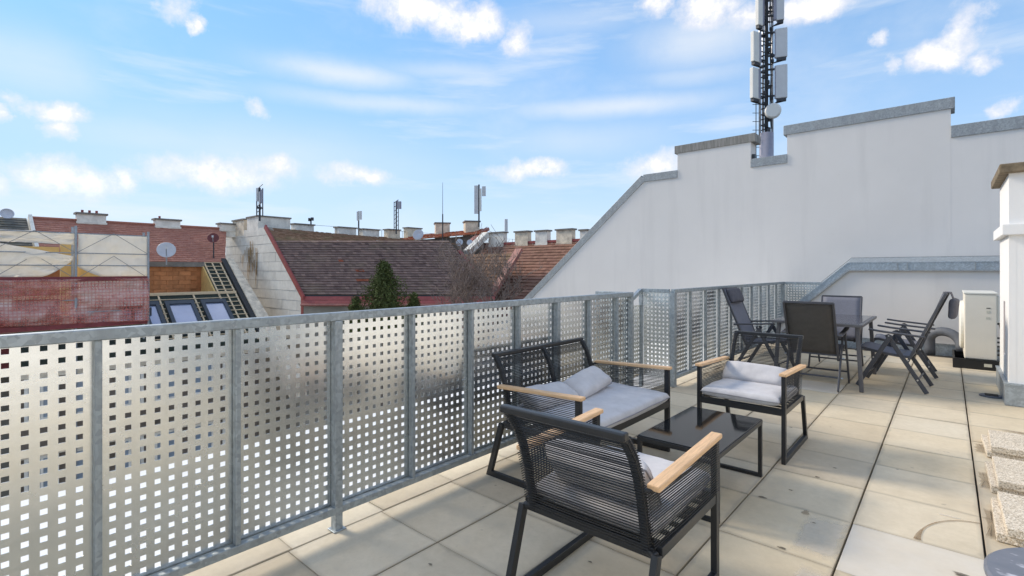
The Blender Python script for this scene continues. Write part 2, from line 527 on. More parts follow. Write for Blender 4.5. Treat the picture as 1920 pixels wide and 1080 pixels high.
M['skyglass'] = pm('sky_blue_glass', (.34, .40, .56), .06, .5, var=.08, scale=1.2)  # sky reflection put into the blue base colour
M['scaf'] = mat_galv('scaffold_tube', (.40, .42, .44), .45, .5)
M['scafbrace'] = pm('scaffold_brace', (.30, .30, .31), .5, .3)
M['tarp'] = add_translucent(pm('white_tarpaulin', (.84, .815, .77), .5, var=.06, scale=1.6, bump=.5, bscale=5, bdist=.05), (.88, .85, .78), .5)
M['toe'] = pm('red_toe_board', (.21, .035, .04), .6, var=.25, scale=3)
M['net'] = mat_net()
M['dish'] = pm('grey_dish', (.55, .56, .60), .5, var=.08, scale=3)
M['dishred'] = pm('dark_red_dish', (.15, .035, .035), .6, var=.12)
M['antgrey'] = pm('grey_radome', (.62, .62, .625), .5, var=.06, scale=3)
M['antcream'] = pm('cream_radome', (.74, .72, .67), .5, var=.06, scale=3)
M['antback'] = pm('lilac_grey_bracket', (.30, .30, .36), .5, .2, var=.1)
M['antdark'] = pm('dark_steel', (.045, .047, .053), .5, .3, var=.3, scale=12)
M['antmetal'] = pm('zinc_steel', (.55, .56, .58), .4, .6, var=.15, scale=9)
M['needle'] = pm('conifer_needles', (.085, .105, .035), .8, var=.5, scale=3, spec=.2)
M['bark'] = pm('bark', (.09, .07, .055), .95, var=.3, scale=8)
M['twig'] = pm('grey_brown_twigs', (.24, .18, .15), .9, var=.3, scale=5)
M['grass'] = pm('dark_growth', (.08, .07, .03), .9, var=.4)
M['doorglass'] = pm('sky_tinted_glass', (.25, .31, .38), .15, var=.05)  # bluish base colour stands in for sky mirrored in the glass
M['vent'] = pm('dark_vent', (.03, .03, .03), .6)

# ------------------------------------------------------------------ mesh helpers
class MB:
    def __init__(s):
        s.v, s.f, s.tone, s.uv = [], [], None, None

    def add(s, vs, fs):
        o = len(s.v)
        s.v += [tuple(p) for p in vs]
        s.f += [tuple(i + o for i in f) for f in fs]
        return s

    def box(s, c, d, rot=None):
        c = Vector(c)
        x, y, z = d[0] / 2, d[1] / 2, d[2] / 2
        vs = [Vector((a, b, e)) for e in (-z, z) for b in (-y, y) for a in (-x, x)]
        if rot is not None:
            vs = [rot @ p for p in vs]
        return s.add([c + p for p in vs], [(0, 2, 3, 1), (4, 5, 7, 6), (0, 1, 5, 4), (1, 3, 7, 5), (3, 2, 6, 7), (2, 0, 4, 6)])

    def span(s, lo, hi):
        return s.box([(a + b) / 2 for a, b in zip(lo, hi)], [abs(b - a) for a, b in zip(lo, hi)])

    def bar(s, p, q, w, h, up=(0, 0, 1)):
        p, q = Vector(p), Vector(q)
        d = (q - p)
        L = d.length
        if L < 1e-6:
            return s
        d.normalize()
        up = Vector(up)
        if abs(d.dot(up)) > .98:
            up = Vector((0, 1, 0)) if abs(d.y) < .9 else Vector((1, 0, 0))
        side = d.cross(up).normalized()
        up = side.cross(d).normalized()
        vs = []
        for e in (p, q):
            for a, b in ((-1, -1), (1, -1), (1, 1), (-1, 1)):
                vs.append(e + side * (a * w / 2) + up * (b * h / 2))
        return s.add(vs, [(3, 2, 1, 0), (4, 5, 6, 7), (0, 1, 5, 4), (1, 2, 6, 5), (2, 3, 7, 6), (3, 0, 4, 7)])

    def path(s, pts, nrm, w, h, closed=False):
        """rectangular section along a planar polyline: w across the plane (along nrm), h in the plane, mitred"""
        n = Vector(nrm).normalized()
        pts = [Vector(p) for p in pts]
        vs, fs = [], []
        N = len(pts)
        for i, p in enumerate(pts):
            a = pts[(i - 1) % N] if (i > 0 or closed) else None
            b = pts[(i + 1) % N] if (i < N - 1 or closed) else None
            da = (p - a).normalized() if a is not None else None
            db = (b - p).normalized() if b is not None else None
            da = da if da is not None else db
            db = db if db is not None else da
            na, nb = n.cross(da), n.cross(db)
            mi = (na + nb)
            mi = mi / max(.2, mi.dot(na))
            for e, g in ((-1, -1), (1, -1), (1, 1), (-1, 1)):
                vs.append(p + n * (e * w / 2) + mi * (g * h / 2))
        M_ = N if closed else N - 1
        for i in range(M_):
            o, q = i * 4, ((i + 1) % N) * 4
            for k in range(4):
                fs.append((o + k, o + (k + 1) % 4, q + (k + 1) % 4, q + k))
        if not closed:
            fs += [(3, 2, 1, 0), (4 * N - 4, 4 * N - 3, 4 * N - 2, 4 * N - 1)]
        return s.add(vs, fs)

    def tube(s, pts, r, n=8, caps=True):
        pts = [Vector(p) for p in pts]
        rs = r if isinstance(r, (list, tuple)) else [r] * len(pts)
        vs, fs = [], []
        ref = None
        for i, p in enumerate(pts):
            d = (pts[min(i + 1, len(pts) - 1)] - pts[max(i - 1, 0)])
            d = d.normalized() if d.length > 1e-9 else Vector((0, 0, 1))
            if ref is None:
                ref = Vector((0, 0, 1)) if abs(d.z) < .9 else Vector((1, 0, 0))
            a = d.cross(ref).normalized()
            b = a.cross(d).normalized()
            ref = b
            for k in range(n):
                t = 2 * math.pi * k / n
                vs.append(p + (a * math.cos(t) + b * math.sin(t)) * rs[i])
        for i in range(len(pts) - 1):
            for k in range(n):
                fs.append((i * n + k, (i + 1) * n + k, (i + 1) * n + (k + 1) % n, i * n + (k + 1) % n))
        if caps:
            fs.append(tuple(range(n)))
            fs.append(tuple(reversed(range((len(pts) - 1) * n, len(pts) * n))))
        return s.add(vs, fs)

    def prism(s, pts, vec):
        pts = [Vector(p) for p in pts]
        vec = Vector(vec)
        n = len(pts)
        fs = [tuple(reversed(range(n))), tuple(range(n, 2 * n))]
        for i in range(n):
            fs.append((i, (i + 1) % n, n + (i + 1) % n, n + i))
        return s.add(pts + [p + vec for p in pts], fs)

    def lathe(s, prof, c=(0, 0, 0), n=32, rot=None):
        c = Vector(c)
        vs, fs = [], []
        for r, z in prof:
            for k in range(n):
                t = 2 * math.pi * k / n
                p = Vector((r * math.cos(t), r * math.sin(t), z))
                if rot is not None:
                    p = rot @ p
                vs.append(c + p)
        for i in range(len(prof) - 1):
            for k in range(n):
                fs.append((i * n + k, i * n + (k + 1) % n, (i + 1) * n + (k + 1) % n, (i + 1) * n + k))
        fs.append(tuple(reversed(range(n))))
        fs.append(tuple(range((len(prof) - 1) * n, len(prof) * n)))
        return s.add(vs, fs)

    def mesh(s, name):
        me = bpy.data.meshes.new(name)
        me.from_pydata(s.v, [], s.f)
        me.update()
        bm = bmesh.new()
        bm.from_mesh(me)
        bmesh.ops.recalc_face_normals(bm, faces=bm.faces)
        bm.to_mesh(me)
        bm.free()
        return me

    def build(s, name, mat, parent=None, smooth=False, bevel=0.0, kind=None, label=None, seg=2, auto=None):
        me = s.mesh(name)
        me.materials.append(mat)
        if smooth:
            for p in me.polygons:
                p.use_smooth = True
        o = bpy.data.objects.new(name, me)
        COL.objects.link(o)
        if parent is not None:
            o.parent = parent
        if bevel:
            md = o.modifiers.new('bevel', 'BEVEL')
            md.width = bevel
            md.segments = seg
            md.limit_method = 'ANGLE'
            md.angle_limit = R(40)
        if kind:
            o['kind'] = kind
        if label:
            o['label'] = label
        return o

def thing(name, label, cat, loc=(0, 0, 0), rz=0.0, group=None):
    o = bpy.data.objects.new(name, None)
    COL.objects.link(o)
    o.empty_display_size = .2
    o.location = loc
    o.rotation_euler = (0, 0, rz)
    o['label'] = label
    o['category'] = cat
    if group:
        o['group'] = group
    return o

def tag(o, label, cat, group=None):
    o['label'] = label
    o['category'] = cat
    if group:
        o['group'] = group
    return o

def copy_tree(o, parent=None):
    c = o.copy()
    COL.objects.link(c)
    if parent is not None:
        c.parent = parent
    for ch in list(o.children):
        copy_tree(ch, c)
    return c

def copy_part(o, parent, loc=None):
    c = o.copy()
    COL.objects.link(c)
    c.parent = parent
    if loc is not None:
        c.location = loc
    return c

# ------------------------------------------------------------------ ground, own building
MB().span((-700, -700, -13.2), (700, 700, -13.0)).build('ground', M['ground'], kind='structure')
MB().span((-4.9, -7, -13.0), (7, 10.55, -.30)).build('lower_roof', M['ledge'], kind='structure')
floor = MB().span((-2.47, -4, -.30), (2.0, 10.25, -.030)).build('terrace_floor', M['bed'], kind='structure')

XL = [-2.305, -1.842, -1.36, -.874, -.373, .128, .632, 1.137, 1.642, 1.998]
YL = [1.562 - .503 * i for i in range(11, 0, -1)] + [1.562, 2.063, 2.563] + [2.563 + .522 * i for i in range(1, 15)]
gap, gapy = .0042, .0016
rg = random.Random(11)
slab_cache = {}
def slab(x0, x1, y0, y1, parent, mat='paver'):
    key = (round(x1 - x0, 3), round(y1 - y0, 3), mat)
    loc = ((x0 + x1) / 2, (y0 + y1) / 2, rg.uniform(-.0022, .001))
    if key not in slab_cache:
        o = MB().span((-(x1 - x0) / 2 + gap, -(y1 - y0) / 2 + gapy, -.035), ((x1 - x0) / 2 - gap, (y1 - y0) / 2 - gapy, 0)).build('paving_slab', M[mat], parent, bevel=.0022, seg=1)
        slab_cache[key] = o
    else:
        o = slab_cache[key].copy()
        COL.objects.link(o)
        o.parent = parent
    o.location = loc
    o.rotation_euler = (rg.uniform(-.0025, .0025), rg.uniform(-.0025, .0025), rg.uniform(-.003, .003))
    return o
for i in range(len(XL) - 1):
    for j in range(len(YL) - 1):
        y1 = min(YL[j + 1], 10.22)
        if y1 - YL[j] < .1 or YL[j] < -2.6:
            continue
        slab(XL[i], XL[i + 1], YL[j], y1, floor, 'paver_pale' if (i, round(YL[j], 3)) in ((4, 2.563), (6, 5.173), (2, 6.217)) else 'paver')
for j in range(len(YL) - 1):                       # narrow slabs under the railing
    if YL[j] < -2.6 or YL[j] > 10.1:
        continue
    slab(-2.465, XL[0], YL[j] + .02, min(YL[j + 1] + .02, 10.22), floor)

# marks on the slabs
pts = []
for i in range(17):
    t = i / 16
    an_ = R(180) - R(84) * t
    pts.append((.15 + .263 * math.cos(an_), 3.098 + .41 * math.sin(an_), .0035))
mb = MB()
for i in range(16):
    a, b = Vector(pts[i]), Vector(pts[i + 1])
    d = (b - a).normalized()
    n = Vector((-d.y, d.x, 0))
    w0, w1 = .011 * max(0, 1 - i / 4) + .0035, .011 * max(0, 1 - (i + 1) / 4) + .0035
    mb.add([a - n * w0, a + n * w0, b + n * w1, b - n * w1], [(0, 1, 2, 3)])
def fade(o, vals):
    at = o.data.attributes.new('fade', 'FLOAT', 'POINT')
    at.data.foreach_set('value', vals)
    return o
o = mb.build('rust_ring', M['rust'], floor)
fade(o, [.5] * len(o.data.vertices))
def blot(cx, cy, rx, ry, name, mat, z=.004, seed=0):
    q = random.Random(seed)
    ph = [q.uniform(0, 6.28) for _ in range(4)]
    vs = [(cx, cy, z)]
    for k in range(28):
        t = 2 * math.pi * k / 28
        r = 1 + .13 * math.sin(3 * t + ph[0]) + .09 * math.sin(5 * t + ph[1]) + .06 * math.sin(9 * t + ph[2])
        vs.append((cx + rx * r * math.cos(t), cy + ry * r * math.sin(t), z))
    return fade(MB().add(vs, [(0, k, k % 28 + 1) for k in range(1, 29)]).build(name, mat, floor), [1.0] + [0.0] * 28)
def patch(x0, x1, y0, y1, name, mat, z=.0035, seed=0, jag=.012):
    q = random.Random(seed)
    ring = []
    for (ax, ay, bx, by) in ((x0, y0, x1, y0), (x1, y0, x1, y1), (x1, y1, x0, y1), (x0, y1, x0, y0)):
        for k in range(8):
            t = k / 8
            ring.append((ax + (bx - ax) * t + q.uniform(-jag, jag), ay + (by - ay) * t + q.uniform(-jag, jag), z))
    c = ((x0 + x1) / 2, (y0 + y1) / 2, z)
    n = len(ring)
    return fade(MB().add([c] + ring, [(0, k, k % n + 1) for k in range(1, n + 1)]).build(name, mat, floor), [1.0] + [0.0] * n)
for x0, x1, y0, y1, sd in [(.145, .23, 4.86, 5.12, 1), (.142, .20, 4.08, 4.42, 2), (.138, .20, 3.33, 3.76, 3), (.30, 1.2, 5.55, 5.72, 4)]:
    patch(x0, x1, y0, y1, 'brown_patch', M['brownpatch'], .0035, sd)  # soft-edged brown patches beside the spare slab stacks
patch(-.565, -.378, 2.60, 3.06, 'lime_bloom', M['lime'], .0035, 6, .008)
patch(-.50, -.378, 2.12, 2.50, 'lime_bloom', M['lime'], .0035, 7, .008)
blot(.0, 3.50, .055, .012, 'lime_bloom', M['lime'], .0035, 8)
blot(-.575, 3.045, .02, .035, 'dirt_spot', M['brownpatch'], .004, 11)
for cx, cy, r_, sd in [(-.62, 3.62, .012, 1), (-.70, 3.30, .010, 2), (-.56, 3.86, .010, 3), (-.585, 2.585, .016, 4), (-.80, 3.09, .02, 5), (-1.5, 1.75, .012, 6), (-.52, 2.95, .008, 7),
                       (.05, 2.86, .03, 8), (-.98, 4.62, .012, 9), (-1.72, 1.42, .01, 10), (-.25, 4.1, .007, 12), (-1.2, 1.9, .009, 13)]:
    blot(cx, cy, r_ * 1.3, r_ * .7, 'dirt_spot', M['dirt'], .004, sd + 20)

# ------------------------------------------------------------------ terrace house wall beyond the right edge (seen in the railing's reflections)
hw = thing('house_wall', 'white rendered house wall with a glazed door, mirrored in the railing', 'wall', (2.0, 0, 0))
MB().span((.0, -5, -.3), (.3, 1.55, 2.9)).span((.0, 3.45, -.3), (.3, 6.3, 2.9)).span((.0, 1.55, 2.2), (.3, 3.45, 2.9)).build('wall', M['stucco_clean'], hw)
df = MB().span((.08, 1.55, 0), (.16, 1.63, 2.2)).span((.08, 3.37, 0), (.16, 3.45, 2.2)).span((.08, 2.46, .06), (.16, 2.54, 2.12)).span((.08, 1.63, 2.12), (.16, 3.37, 2.2)).span((.08, 1.63, -.02), (.16, 3.37, .06)).build('door', M['anthracite'], hw)
MB().span((.11, 1.63, .06), (.125, 2.46, 2.12)).span((.11, 2.54, .06), (.125, 3.37, 2.12)).build('pane', M['doorglass'], df)

# ------------------------------------------------------------------ railing
PITCH, HOLE = .0468, .0194
def perforated(length, z0, z1, along='y'):
    """sheet with real square holes, centred on its length"""
    nc = int((length - .02) / PITCH)
    nr = int((z1 - z0 - .01) / PITCH)
    ms = (length - nc * PITCH) / 2
    mz = (z1 - z0 - nr * PITCH) / 2
    S, Z = [0.0], [z0]
    for i in range(nc):
        a = ms + PITCH * i + (PITCH - HOLE) / 2
        S += [a, a + HOLE]
    S.append(length)
    for i in range(nr):
        a = z0 + mz + PITCH * i + (PITCH - HOLE) / 2
        Z += [a, a + HOLE]
    Z.append(z1)
    vs = [((0, s - length / 2, z) if along == 'y' else (s - length / 2, 0, z)) for z in Z for s in S]
    n = len(S)
    fs = []
    for r in range(len(Z) - 1):
        for c in range(n - 1):
            if r % 2 == 1 and c % 2 == 1:
                continue
            o = r * n + c
            fs.append((o, o + 1, o + n + 1, o + n))
    return MB().add(vs, fs)

def sheet_obj(mb, parent, loc):
    o = mb.build('perforated_panel', M['panel'], parent)
    md = o.modifiers.new('thick', 'SOLIDIFY')
    md.thickness = .0025
    md.offset = 0
    o.location = loc
    return o
RX = -2.315
TOPZ = 1.09
BAY = .4685
r1 = thing('near_railing', 'long galvanised railing with square-perforated panels, nearest along the terrace edge', 'railing', (RX, 0, 0), 0, 'galvanised perforated railings')
YEND = 4.41
posts = [.372 + BAY * k for k in range(-5, 9)]
MB().span((-.022, posts[0] - .3, TOPZ - .042), (.024, YEND, TOPZ)).build('handrail', M['rail'], r1, bevel=.004)
MB().span((-.019, posts[0] - .3, .083), (.021, YEND - .02, .118)).build('bottom_rail', M['rail'], r1, bevel=.003)
proto_sheet = None
proto_post = MB().span((-.020, -.0105, .118), (.018, .0105, TOPZ - .042)).build('post', M['rail'], r1, bevel=.003)
proto_post.location = (0, posts[0], 0)
main_post = None
for i, y in enumerate(posts):
    if i:
        if (i - 7) % 4 == 0:
            if main_post is None:
                main_post = MB().span((-.022, -.020, .0), (.023, .020, TOPZ - .042)).span((-.034, -.034, 0), (.036, .034, .006)).build('main_post', M['rail'], r1, bevel=.003)
                main_post.location = (0, y, 0)
            else:
                copy_part(main_post, r1, (0, y, 0))
        else:
            copy_part(proto_post, r1, (0, y, 0))
    if proto_sheet is None:
        proto_sheet = sheet_obj(perforated(BAY - .002, .105, TOPZ - .02), r1, (-.026, y + BAY / 2, 0))
    elif i < len(posts) - 1:
        copy_part(proto_sheet, r1, (-.026, y + BAY / 2, 0))
ylast = posts[-1]
sheet_obj(perforated(YEND - ylast - .01, .105, TOPZ - .02), r1, (-.026, (YEND + ylast) / 2, 0))
MB().span((-.022, YEND - .04, 0), (.024, YEND, TOPZ - .042)).build('corner_post', M['rail'], r1, bevel=.003)

# the railing steps out round a small light well
r2 = thing('stepped_railing', 'short galvanised railing wrapping the notch behind the sofa corner', 'railing', (0, 0, 0), 0, 'galvanised perforated railings')
NX, NY = -2.70, 5.38
MB().span((NX, YEND - .04, TOPZ - .042), (RX - .022, YEND, TOPZ)).build('handrail', M['rail'], r2, bevel=.004)
MB().span((NX, NY - .02, TOPZ - .042), (RX - .04, NY + .02, TOPZ)).build('handrail', M['rail'], r2, bevel=.004)
MB().bar((NX, NY - .02, TOPZ - .02), (NX, NY - .36, TOPZ - .17), .045, .042).bar((NX, NY - .36, TOPZ - .17), (NX, YEND, TOPZ - .17), .045, .042).build('handrail', M['rail'], r2, bevel=.004)
MB().span((NX - .02, NY - .02, -.05), (NX + .02, NY + .02, TOPZ - .042)).build('post', M['rail'], r2, bevel=.003)
MB().span((NX - .02, YEND - .04, -.05), (NX + .02, YEND, TOPZ - .042)).build('post', M['rail'], r2, bevel=.003)
sheet_obj(perforated(.34, .08, TOPZ - .02, 'x'), r2, (NX + .20, NY + .005, 0))
sheet_obj(perforated(.34, .08, TOPZ - .02, 'x'), r2, (NX + .20, YEND - .02, 0))
sheet_obj(perforated(NY - YEND - .02, .08, TOPZ - .19), r2, (NX, (NY + YEND) / 2, 0))

r3 = thing('far_railing', 'galvanised perforated railing behind the dining chairs, turning at the far corner', 'railing', (RX, 0, 0), 0, 'galvanised perforated railings')
CYR = 10.31
n3 = 10
bay3 = (CYR - NY) / n3
MB().span((-.022, NY, TOPZ - .042), (.024, CYR, TOPZ)).build('handrail', M['rail'], r3, bevel=.004)
MB().span((-.019, NY + .03, .083), (.021, CYR, .118)).build('bottom_rail', M['rail'], r3, bevel=.003)
mp = MB().span((-.03, -.03, 0), (.03, .03, TOPZ - .042)).build('main_post', M['rail'], r3, bevel=.003)
mp.location = (0, NY, 0)
ps = None
for i in range(n3):
    y = NY + bay3 * i
    if i:
        copy_part(proto_post, r3, (0, y, 0))
    if ps is None:
        ps = sheet_obj(perforated(bay3 - .03, .105, TOPZ - .02), r3, (-.026, y + bay3 / 2, 0))
    else:
        copy_part(ps, r3, (-.026, y + bay3 / 2, 0))
copy_part(mp, r3, (0, CYR, 0))
MB().span((.024, CYR - .02, TOPZ - .042), (.95, CYR + .02, TOPZ)).build('handrail', M['rail'], r3, bevel=.004)
sheet_obj(perforated(.80, .05, TOPZ - .02, 'x'), r3, (.44, CYR, 0))

# ------------------------------------------------------------------ firewall and parapet
FW = 10.60
fw = thing('firewall', 'tall stepped white rendered firewall rising behind the terrace', 'wall', (0, FW, 0))
out = [(-11, -13), (-10.6, -1.1), (-8.69, .52), (-5.28, 3.40), (-4.46, 3.40), (-4.46, 3.93), (-2.96, 3.93), (-2.96, 3.42), (-2.31, 3.42), (-2.31, 3.96),
       (.03, 3.96), (.03, 3.50), (6, 3.50), (6, -13)]
mb = MB()
n = len(out)
# pieces side by side so that every face is convex
xs = [(-11, -10.6, -1.45, -1.1), (-10.6, -8.69, -1.1, .52), (-8.69, -5.28, .52, 3.40), (-5.28, -4.46, 3.40, 3.40), (-4.46, -2.96, 3.93, 3.93), (-2.96, -2.31, 3.42, 3.42), (-2.31, .03, 3.96, 3.96), (.03, 6, 3.50, 3.50)]
vs, fs = [], []
for x0, x1, za, zb in xs:
    o = len(mb.v)
    mb.prism([(x0, 0, -13), (x1, 0, -13), (x1, 0, zb), (x0, 0, za)], (0, .34, 0))
mb.build('wall', M['stucco'], fw)
def cope(x0, x1, z, mat, h=.16, over=(0, 0), th=.34):
    return MB().span((x0 - over[0], -.022, z - h * .45), (x1 + over[1], th + .03, z + h * .55)).build('coping', mat, fw, bevel=.006)
for o in (cope(-5.26, -4.46, 3.40, M['coping'], .17), cope(-4.46, -2.96, 3.93, M['coping_concrete'], .17, (.06, .09)), cope(-2.96, -2.31, 3.42, M['coping'], .17, (0, 0)),
          cope(-2.31, .03, 3.96, M['coping'], .18, (.06, .05)), cope(.03, 6, 3.50, M['coping'], .19)):
    pass
dv = Vector((3.41, 0, 2.88)).normalized()
MB().path([(-10.6, .17, -1.1 + .005), (-8.69, .17, .52 + .005), (-5.26, .17, 3.42)], (0, 1, 0), .386, .16).build('coping', M['coping'], fw, bevel=.006)
MB().span((.022, -.0012, 1.55), (.03, .001, 3.45)).build('seam', M['stucco'], fw)
MB().span((-2.955, .06, 3.51), (-2.90, .2, 3.62)).build('bracket', M['antdark'], fw)

PW = 10.20
pw = thing('parapet_wall', 'low white parapet with a wide zinc cover and sloped left end', 'wall', (0, PW, 0))
mb = MB()
for x0, x1, za, zb in [(-2.9, -1.28, -.22, 1.30), (-1.28, 5, 1.30, 1.30)]:
    mb.prism([(x0, 0, -.35), (x1, 0, -.35), (x1, 0, zb), (x0, 0, za)], (0, .39, 0))
mb.build('wall', M['stucco'], pw)
t = (Vector((-1.28, 0, 1.30)) - Vector((-2.9, 0, -.22))).normalized()
a, b, c = Vector((-2.9, 0, -.22)), Vector((-1.28, 0, 1.30)), Vector((5, 0, 1.30))
up = Vector((0, 0, 1))
# front sheet, drip edge and the sloping top sheet, all in folded zinc
MB().path([a + Vector((0, -.028, .075)), b + Vector((0, -.028, .060)), c + Vector((0, -.028, .060))], (0, 1, 0), .012, .125).build('zinc_cover', M['flash'], pw)
MB().path([a + Vector((0, -.036, .0)), b + Vector((0, -.036, .0)), c + Vector((0, -.036, .0))], (0, 1, 0), .030, .022).build('drip_edge', M['coping'], pw)
mb = MB()
for q0, q1 in ((a, b), (b, c)):
    s0 = [q0 + Vector((0, -.04, .124)), q1 + Vector((0, -.04, .124)), q1 + Vector((0, .37, .205)), q0 + Vector((0, .37, .205))]
    mb.prism(s0, (0, 0, .012))
mb.build('top_sheet', M['flash'], pw)
MB().path([a + Vector((0, .392, .21)), b + Vector((0, .392, .21)), c + Vector((0, .392, .21))], (0, 1, 0), .010, .03).build('upper_seal', M['coping'], pw)
mb = MB()
for x in (-.62, -.5, .3, 1.2):
    mb.span((x, -.046, 1.302), (x + .012, -.0355, 1.425))
mb.build('cover_seam', M['coping'], pw)
MB().span((-2.5, -.022, -.02), (5, -.003, .15)).build('base_flashing', M['flash'], pw)
MB().span((-2.5, -.03, .15), (5, -.003, .17)).build('flashing_strip', M['coping'], pw)

# ------------------------------------------------------------------ white chimney at the right
ch = thing('white_chimney', 'white rendered chimney block with ledge and mossy concrete cap at the right edge', 'chimney', (.44, 6.78, 0))
mb = MB()
# left face with a niche: built from pieces round the opening
mb.span((.0, 0, .2), (.05, .42, 1.66)).span((.0, .62, .2), (.05, 1.12, 1.66)).span((0, .42, .2), (.05, .62, .42)).span((0, .42, .98), (.05, .62, 1.66))
mb.span((.05, .001, .2), (1.5, 1.119, 1.66)).span((.0, 0, 1.74), (1.5, 1.12, 2.235))
mb.build('shaft', M['stucco_clean'], ch)
MB().span((.035, .42, .42), (.0495, .62, .98)).build('niche', M['rustwood'], ch)
MB().span((-.05, -.05, 1.64), (1.55, 1.17, 1.745)).build('ledge', M['stucco_clean'], ch, bevel=.006)
MB().span((-.07, -.07, 2.235), (1.57, 1.19, 2.325)).build('cap', M['capstone'], ch, bevel=.012)
MB().span((-.03, -.03, 0), (1.53, 1.15, .20)).build('base_flashing', M['flash'], ch, bevel=.004)
MB().span((-.036, -.036, .2), (1.53, 1.15, .216)).build('flashing_strip', M['flash'], ch)

# ------------------------------------------------------------------ air conditioner
ac = thing('air_conditioner', 'cream outdoor air conditioning unit standing in a black tray', 'air conditioner', (.16, 8.97, 0))
MB().span((0, 0, .13), (.315, .86, .985)).build('body', M['cream'], ac, bevel=.012)
MB().span((-.008, -.008, .985), (.323, .868, 1.012)).build('lid', M['cream_edge'], ac, bevel=.008)
MB().lathe([(.0, .0), (.33, .0), (.33, .03), (.30, .045), (0, .045)], (-.0, .42, .55), 36, Matrix.Rotation(R(-90), 3, 'Y')).build('fan_guard', M['cream_edge'], ac, smooth=False)
tr = MB().span((-.115, -.04, .0), (.33, .90, .02)).span((-.115, -.04, .02), (.33, -.02, .13)).span((-.115, .88, .02), (.33, .90, .13)).span((-.115, -.02, .02), (-.095, .88, .13)).span((.31, -.02, .02), (.33, .88, .13)).build('drip_tray', M['blackplastic'], ac)
MB().span((.19, -.043, .045), (.265, -.0405, .085)).build('tray_label', M['sticker'], ac)
MB().span((.02, .05, .02), (.06, .8, .13)).span((.25, .05, .02), (.29, .8, .13)).build('foot', M['greyplastic'], ac)
MB().span((.21, -.0025, .80), (.255, .0, .815)).span((.215, -.0025, .74), (.25, .0, .775)).span((.21, -.0025, .66), (.25, .0, .69)).build('print', M['sticker'], ac)
MB().span((.215, -.0035, .803), (.25, -.0026, .812)).build('badge', M['darkmark'], ac)
MB().span((.3155, .02, .62), (.345, .10, .97)).build('valve_cover', M['cream_edge'], ac, bevel=.006)
mb = MB()
for k in range(5):
    mb.tube([(.316, .06, .20 + .055 * k), (.37, .06, .20 + .055 * k)], .013, 8)
mb.tube([(.34, .06, .62), (.36, .07, .5), (.355, .06, .4), (.365, .06, .2)], .012, 8)
mb.build('valve', M['darkmark'], ac)
MB().span((.318, .03, .595), (.335, .07, .62)).build('cable_gland', M['blackplastic'], ac)

pp = []
for i in range(15):
    t_ = i / 14
    ang = math.pi * t_
    pp.append(Vector((-.215 + .17 * (1 - math.cos(ang)) * 1.05, 10.03 - .22 * t_, .24 + .165 * math.sin(ang) - (.05 * t_))))
pts = [(-.215, 10.03, 0), (-.215, 10.03, .12)] + pp + [(pp[-1].x + .005, pp[-1].y, .12)]
tag(MB().tube(pts, .066, 16).build('pipe_conduit', M['greyplastic'], smooth=True), 'thick grey conduit arching from the floor to the air conditioner', 'pipe')

dc = thing('drain_cover', 'flat dark grey round drain cover on the paving by the chimney', 'drain cover', (.335, 7.13, 0))
MB().lathe([(.0, .0), (.095, .0), (.095, .008), (.085, .014), (.0, .014)], (0, 0, 0), 32).build('rim', M['greyplastic'], dc)
mb = MB()
for k in range(5):
    mb.span((-.05, -.05 + .022 * k, .014), (.05, -.04 + .022 * k, .020))
mb.build('grate', M['blackplastic'], dc)

# ------------------------------------------------------------------ spare slabs stacked at the right
def paving_stone(x, y, z, w, d, h, rz, label, seed):
    q = random.Random(seed)
    mb = MB()
    N_ = 14
    ring = []
    for s in range(4):
        for k in range(N_):
            t_ = k / N_
            e = q.uniform(-.0014, .0014)
            p = [(-w / 2 + w * t_, -d / 2 + e), (w / 2 + e, -d / 2 + d * t_), (w / 2 - w * t_, d / 2 + e), (-w / 2 + e, d / 2 - d * t_)][s]
            ring.append(p)
    mb.prism([(a, b, 0) for a, b in ring], (0, 0, h))
    o = mb.build('paving_stone', M['aggregate'], bevel=.004)
    o.location = (x, y, z)
    o.rotation_euler = (0, 0, rz)
    tag(o, label, 'paving stone', 'spare washed concrete slabs stacked by the chimney')
for i, (y0, y1, xo, nm) in enumerate([(4.77, 5.26, .215, 'farthest'), (4.02, 4.53, .205, 'middle'), (3.31, 3.83, .195, 'nearest')]):
    yc, dd = (y0 + y1) / 2, y1 - y0
    paving_stone(xo + .23, yc + .01, .003, .50, dd - .01, .040, R(1.5 - i), 'washed aggregate slab, bottom one of the %s two-slab stack' % nm, i)
    paving_stone(xo + .26, yc, .045, .50, dd, .042, R(-1 + i * .8), 'washed aggregate slab, top one of the %s two-slab stack' % nm, i + 10)
st = thing('round_side_table', 'round blue-grey lacquered side table top at the bottom right corner', 'side table', (.326, 1.968, 0))
k_ = Vector((.36, 2.05))
MB().lathe([(0, .438), (.235, .438), (.25, .445), (.25, .456), (.243, .462), (0, .462)], (0, 0, 0), 48).build('tabletop', M['diskmetal'], st)
MB().tube([(0, 0, .03), (0, 0, .438)], .022, 14).build('column', M['anthracite'], st)
MB().lathe([(0, 0), (.17, 0), (.17, .015), (.15, .03), (0, .03)], (0, 0, 0), 32).build('foot', M['anthracite'], st)

